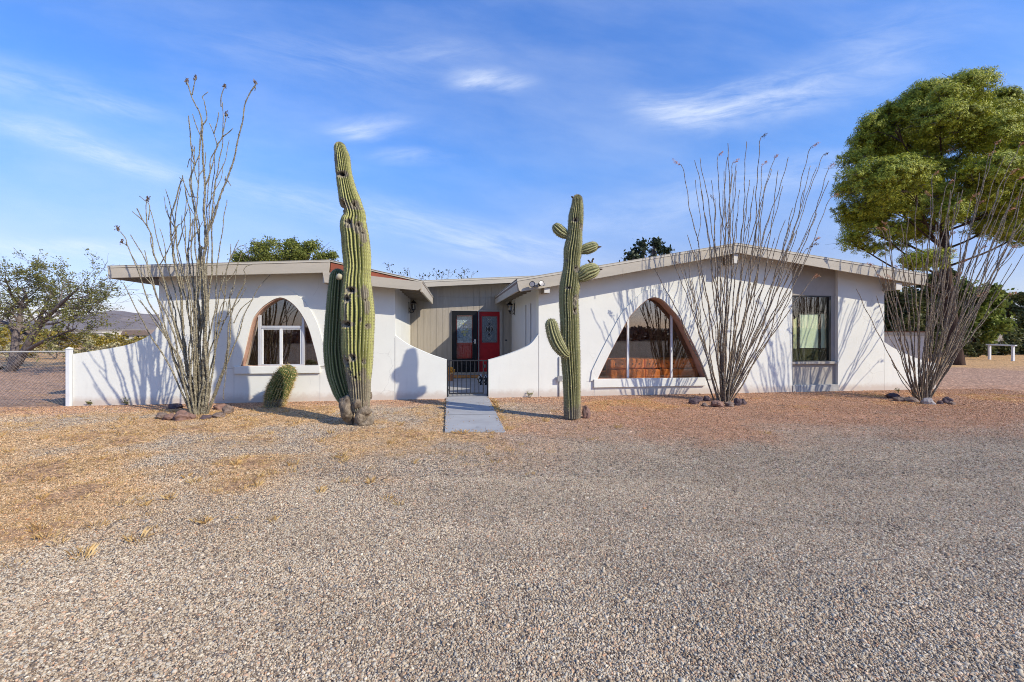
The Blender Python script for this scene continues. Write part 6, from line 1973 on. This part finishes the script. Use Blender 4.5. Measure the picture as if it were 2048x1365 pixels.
if HAZE:
    mb = MB(); mb.box(-8600*1.15, 8600*1.15, -1500, 8600, -16, 420)
    m, nt, out = newmat('desert_haze'); g = NT(nt)
    pv = g.n('ShaderNodeVolumePrincipled'); pv.inputs['Color'].default_value = (.80, .86, 1.0, 1); pv.inputs['Density'].default_value = HAZE
    g.l(pv.outputs[0], out.inputs[1])
    hz_ = mb.build('haze', m); hz_['kind'] = 'stuff'

# ================================================================== sky, sun, camera
sx_, sy_, el = .845, -.535, R(34.8)
w = bpy.data.worlds.new('World'); sc.world = w; w.use_nodes = True
nt = w.node_tree
for n_ in list(nt.nodes): nt.nodes.remove(n_)
g = NT(nt)
out = g.n('ShaderNodeOutputWorld'); bg = g.n('ShaderNodeBackground')
sky = g.n('ShaderNodeTexSky'); sky.sky_type = 'NISHITA'; sky.sun_disc = False
sky.sun_elevation = el; sky.sun_rotation = math.atan2(sx_, sy_)
sky.altitude = 900; sky.air_density = 1.0; sky.dust_density = .6; sky.ozone_density = 2.2
hs = g.n('ShaderNodeHueSaturation'); g.l(sky.outputs[0], hs.inputs['Color']); hs.inputs['Saturation'].default_value = SKY_SAT; hs.inputs['Value'].default_value = 1.0
tc = g.n('ShaderNodeTexCoord').outputs['Generated']
sp = g.n('ShaderNodeSeparateXYZ'); g.l(tc, sp.inputs[0])
tint = g.ramp(sp.outputs[2], [(0.0, (.44, .40, .45)), (.14, (.57, .50, .55)), (.32, (.55, .70, .83)), (.6, (.62, .81, 1.02))])
skyc = g.mix(1.0, hs.outputs[0], tint, 'MULTIPLY')
skyc = g.mix(1.0, skyc, (1.45, 1.45, 1.60), 'MULTIPLY')
yc = g.math('MAXIMUM', sp.outputs[1], .08)
ax_ = g.math('DIVIDE', sp.outputs[0], yc); az_ = g.math('DIVIDE', sp.outputs[2], yc)
cv = g.n('ShaderNodeCombineXYZ'); g.l(ax_, cv.inputs[0]); g.l(az_, cv.inputs[1])
# fibrous detail shared by all wisps
warp = g.n('ShaderNodeTexNoise'); g.l(cv.outputs[0], warp.inputs['Vector']); warp.inputs['Scale'].default_value = 2.4; warp.inputs['Detail'].default_value = 3
wv = g.vmath('ADD', cv.outputs[0], g.vmath('MULTIPLY', g.vmath('SUBTRACT', warp.outputs['Color'], (.5, .5, .5)), (.10, .05, 0)))
def mapped(vec, ang, sx, sy, off=(0, 0)):
    x = g.n('ShaderNodeMapping'); g.l(vec, x.inputs[0]); x.vector_type = 'TEXTURE'
    x.inputs['Location'].default_value = (off[0], off[1], 0); x.inputs['Rotation'].default_value = (0, 0, ang); x.inputs['Scale'].default_value = (sx, sy, 1)
    return x.outputs[0]
fib1 = g.noise(mapped(wv, R(-14), 1.0, .16), 5.0, 10, .68, .25)
fib2 = g.noise(mapped(wv, R(9), 1.0, .2), 4.4, 10, .68, .5)
total = None
wis = [  # x, y, half length, half height, tilt, strength, fibre
 (985,160,125,34,-3,.8,2),(940,172,60,18,10,.5,2),(735,258,130,34,6,.75,2),(700,270,90,20,-8,.4,2),(822,318,105,24,0,.6,2),(1420,222,210,66,4,.72,2),(1560,190,280,70,12,.55,2),(1330,215,140,40,-14,.5,2),(1760,110,300,110,24,.42,2),
 (120,280,350,34,-16,.62,1),(40,165,280,60,-12,.42,1),(230,215,180,34,-10,.38,1),(860,455,360,56,-13,.60,1),(1040,500,260,44,-6,.60,1),(90,490,340,30,-5,.70,1),(330,520,440,44,-3,.45,1),(850,100,190,34,2,.38,2),
 (640,120,460,70,-8,.26,1),(560,390,300,44,-14,.40,1),(1700,330,340,50,10,.34,2),(1250,430,380,60,6,.40,2),(240,330,280,26,-14,.40,1),(1500,360,300,60,8,.3,2),(1900,430,300,60,10,.35,2)]
for (x, y, a, b, tl, s, fb) in wis:
    v = mapped(wv, R(tl), a/F, b/F, ((x - HX)/F, (HY - y)/F))
    ln = g.n('ShaderNodeVectorMath', operation='LENGTH'); g.l(v, ln.inputs[0])
    f = g.math('SUBTRACT', 1.0, g.sstep(ln.outputs['Value'], .0, 1.1))
    fb_ = fib1 if fb == 1 else fib2
    f = g.math('MULTIPLY', f, g.sstep(fb_, .20, .84))
    f = g.math('MULTIPLY', f, s)
    total = f if total is None else g.math('ADD', total, f)
veil = g.math('MULTIPLY', g.sstep(g.noise(mapped(wv, R(-10), 1.6, .5), 1.6, 7, .6), .34, .8), .36)
total = g.math('ADD', total, veil)
front = g.sstep(sp.outputs[1], .10, .3)
total = g.math('MULTIPLY', g.math('MULTIPLY', total, front), g.sstep(sp.outputs[2], -.01, .06), clamp=True)
cl_ = g.mix(g.math('MULTIPLY', total, CLOUD_F), skyc, CLOUD_C)
g.l(cl_, bg.inputs[0]); bg.inputs[1].default_value = SKY_S
g.l(bg.outputs[0], out.inputs[0])

sd_ = bpy.data.lights.new('sun', 'SUN'); sd_.energy = SUN_S; sd_.angle = R(.53); sd_.color = SUN_C
so_ = bpy.data.objects.new('sun', sd_); col.objects.link(so_)
dirv = Vector((sx_*math.cos(el), sy_*math.cos(el), math.sin(el)))
so_.rotation_euler = dirv.to_track_quat('Z', 'Y').to_euler(); so_.location = dirv*60

cam_d = bpy.data.cameras.new('camera'); cam_d.sensor_width = 36; cam_d.lens = F/2048*36; cam_d.clip_end = 30000; cam_d.clip_start = .05
cam_d.shift_y = -(682.5 - HY)/2048
cam_o = bpy.data.objects.new('camera', cam_d); col.objects.link(cam_o)
cam_o.location = (0, 0, CH); cam_o.rotation_euler = (R(90), 0, 0)
sc.camera = cam_o
sc.view_settings.view_transform = 'Standard'; sc.view_settings.look = 'None'
sc.view_settings.exposure = EXPO; sc.view_settings.gamma = 1.0
sc.render.engine = 'CYCLES'
sc.cycles.use_denoising = DENOISE
try: sc.cycles.denoising_prefilter = 'NONE'
except Exception: pass
sc.cycles.max_bounces = 8; sc.cycles.transparent_max_bounces = 16; sc.cycles.diffuse_bounces = 4
sc.cycles.sample_clamp_indirect = 6
sc.cycles.pixel_filter_type = 'BLACKMAN_HARRIS'; sc.cycles.filter_width = 1.0
sc.render.film_transparent = False
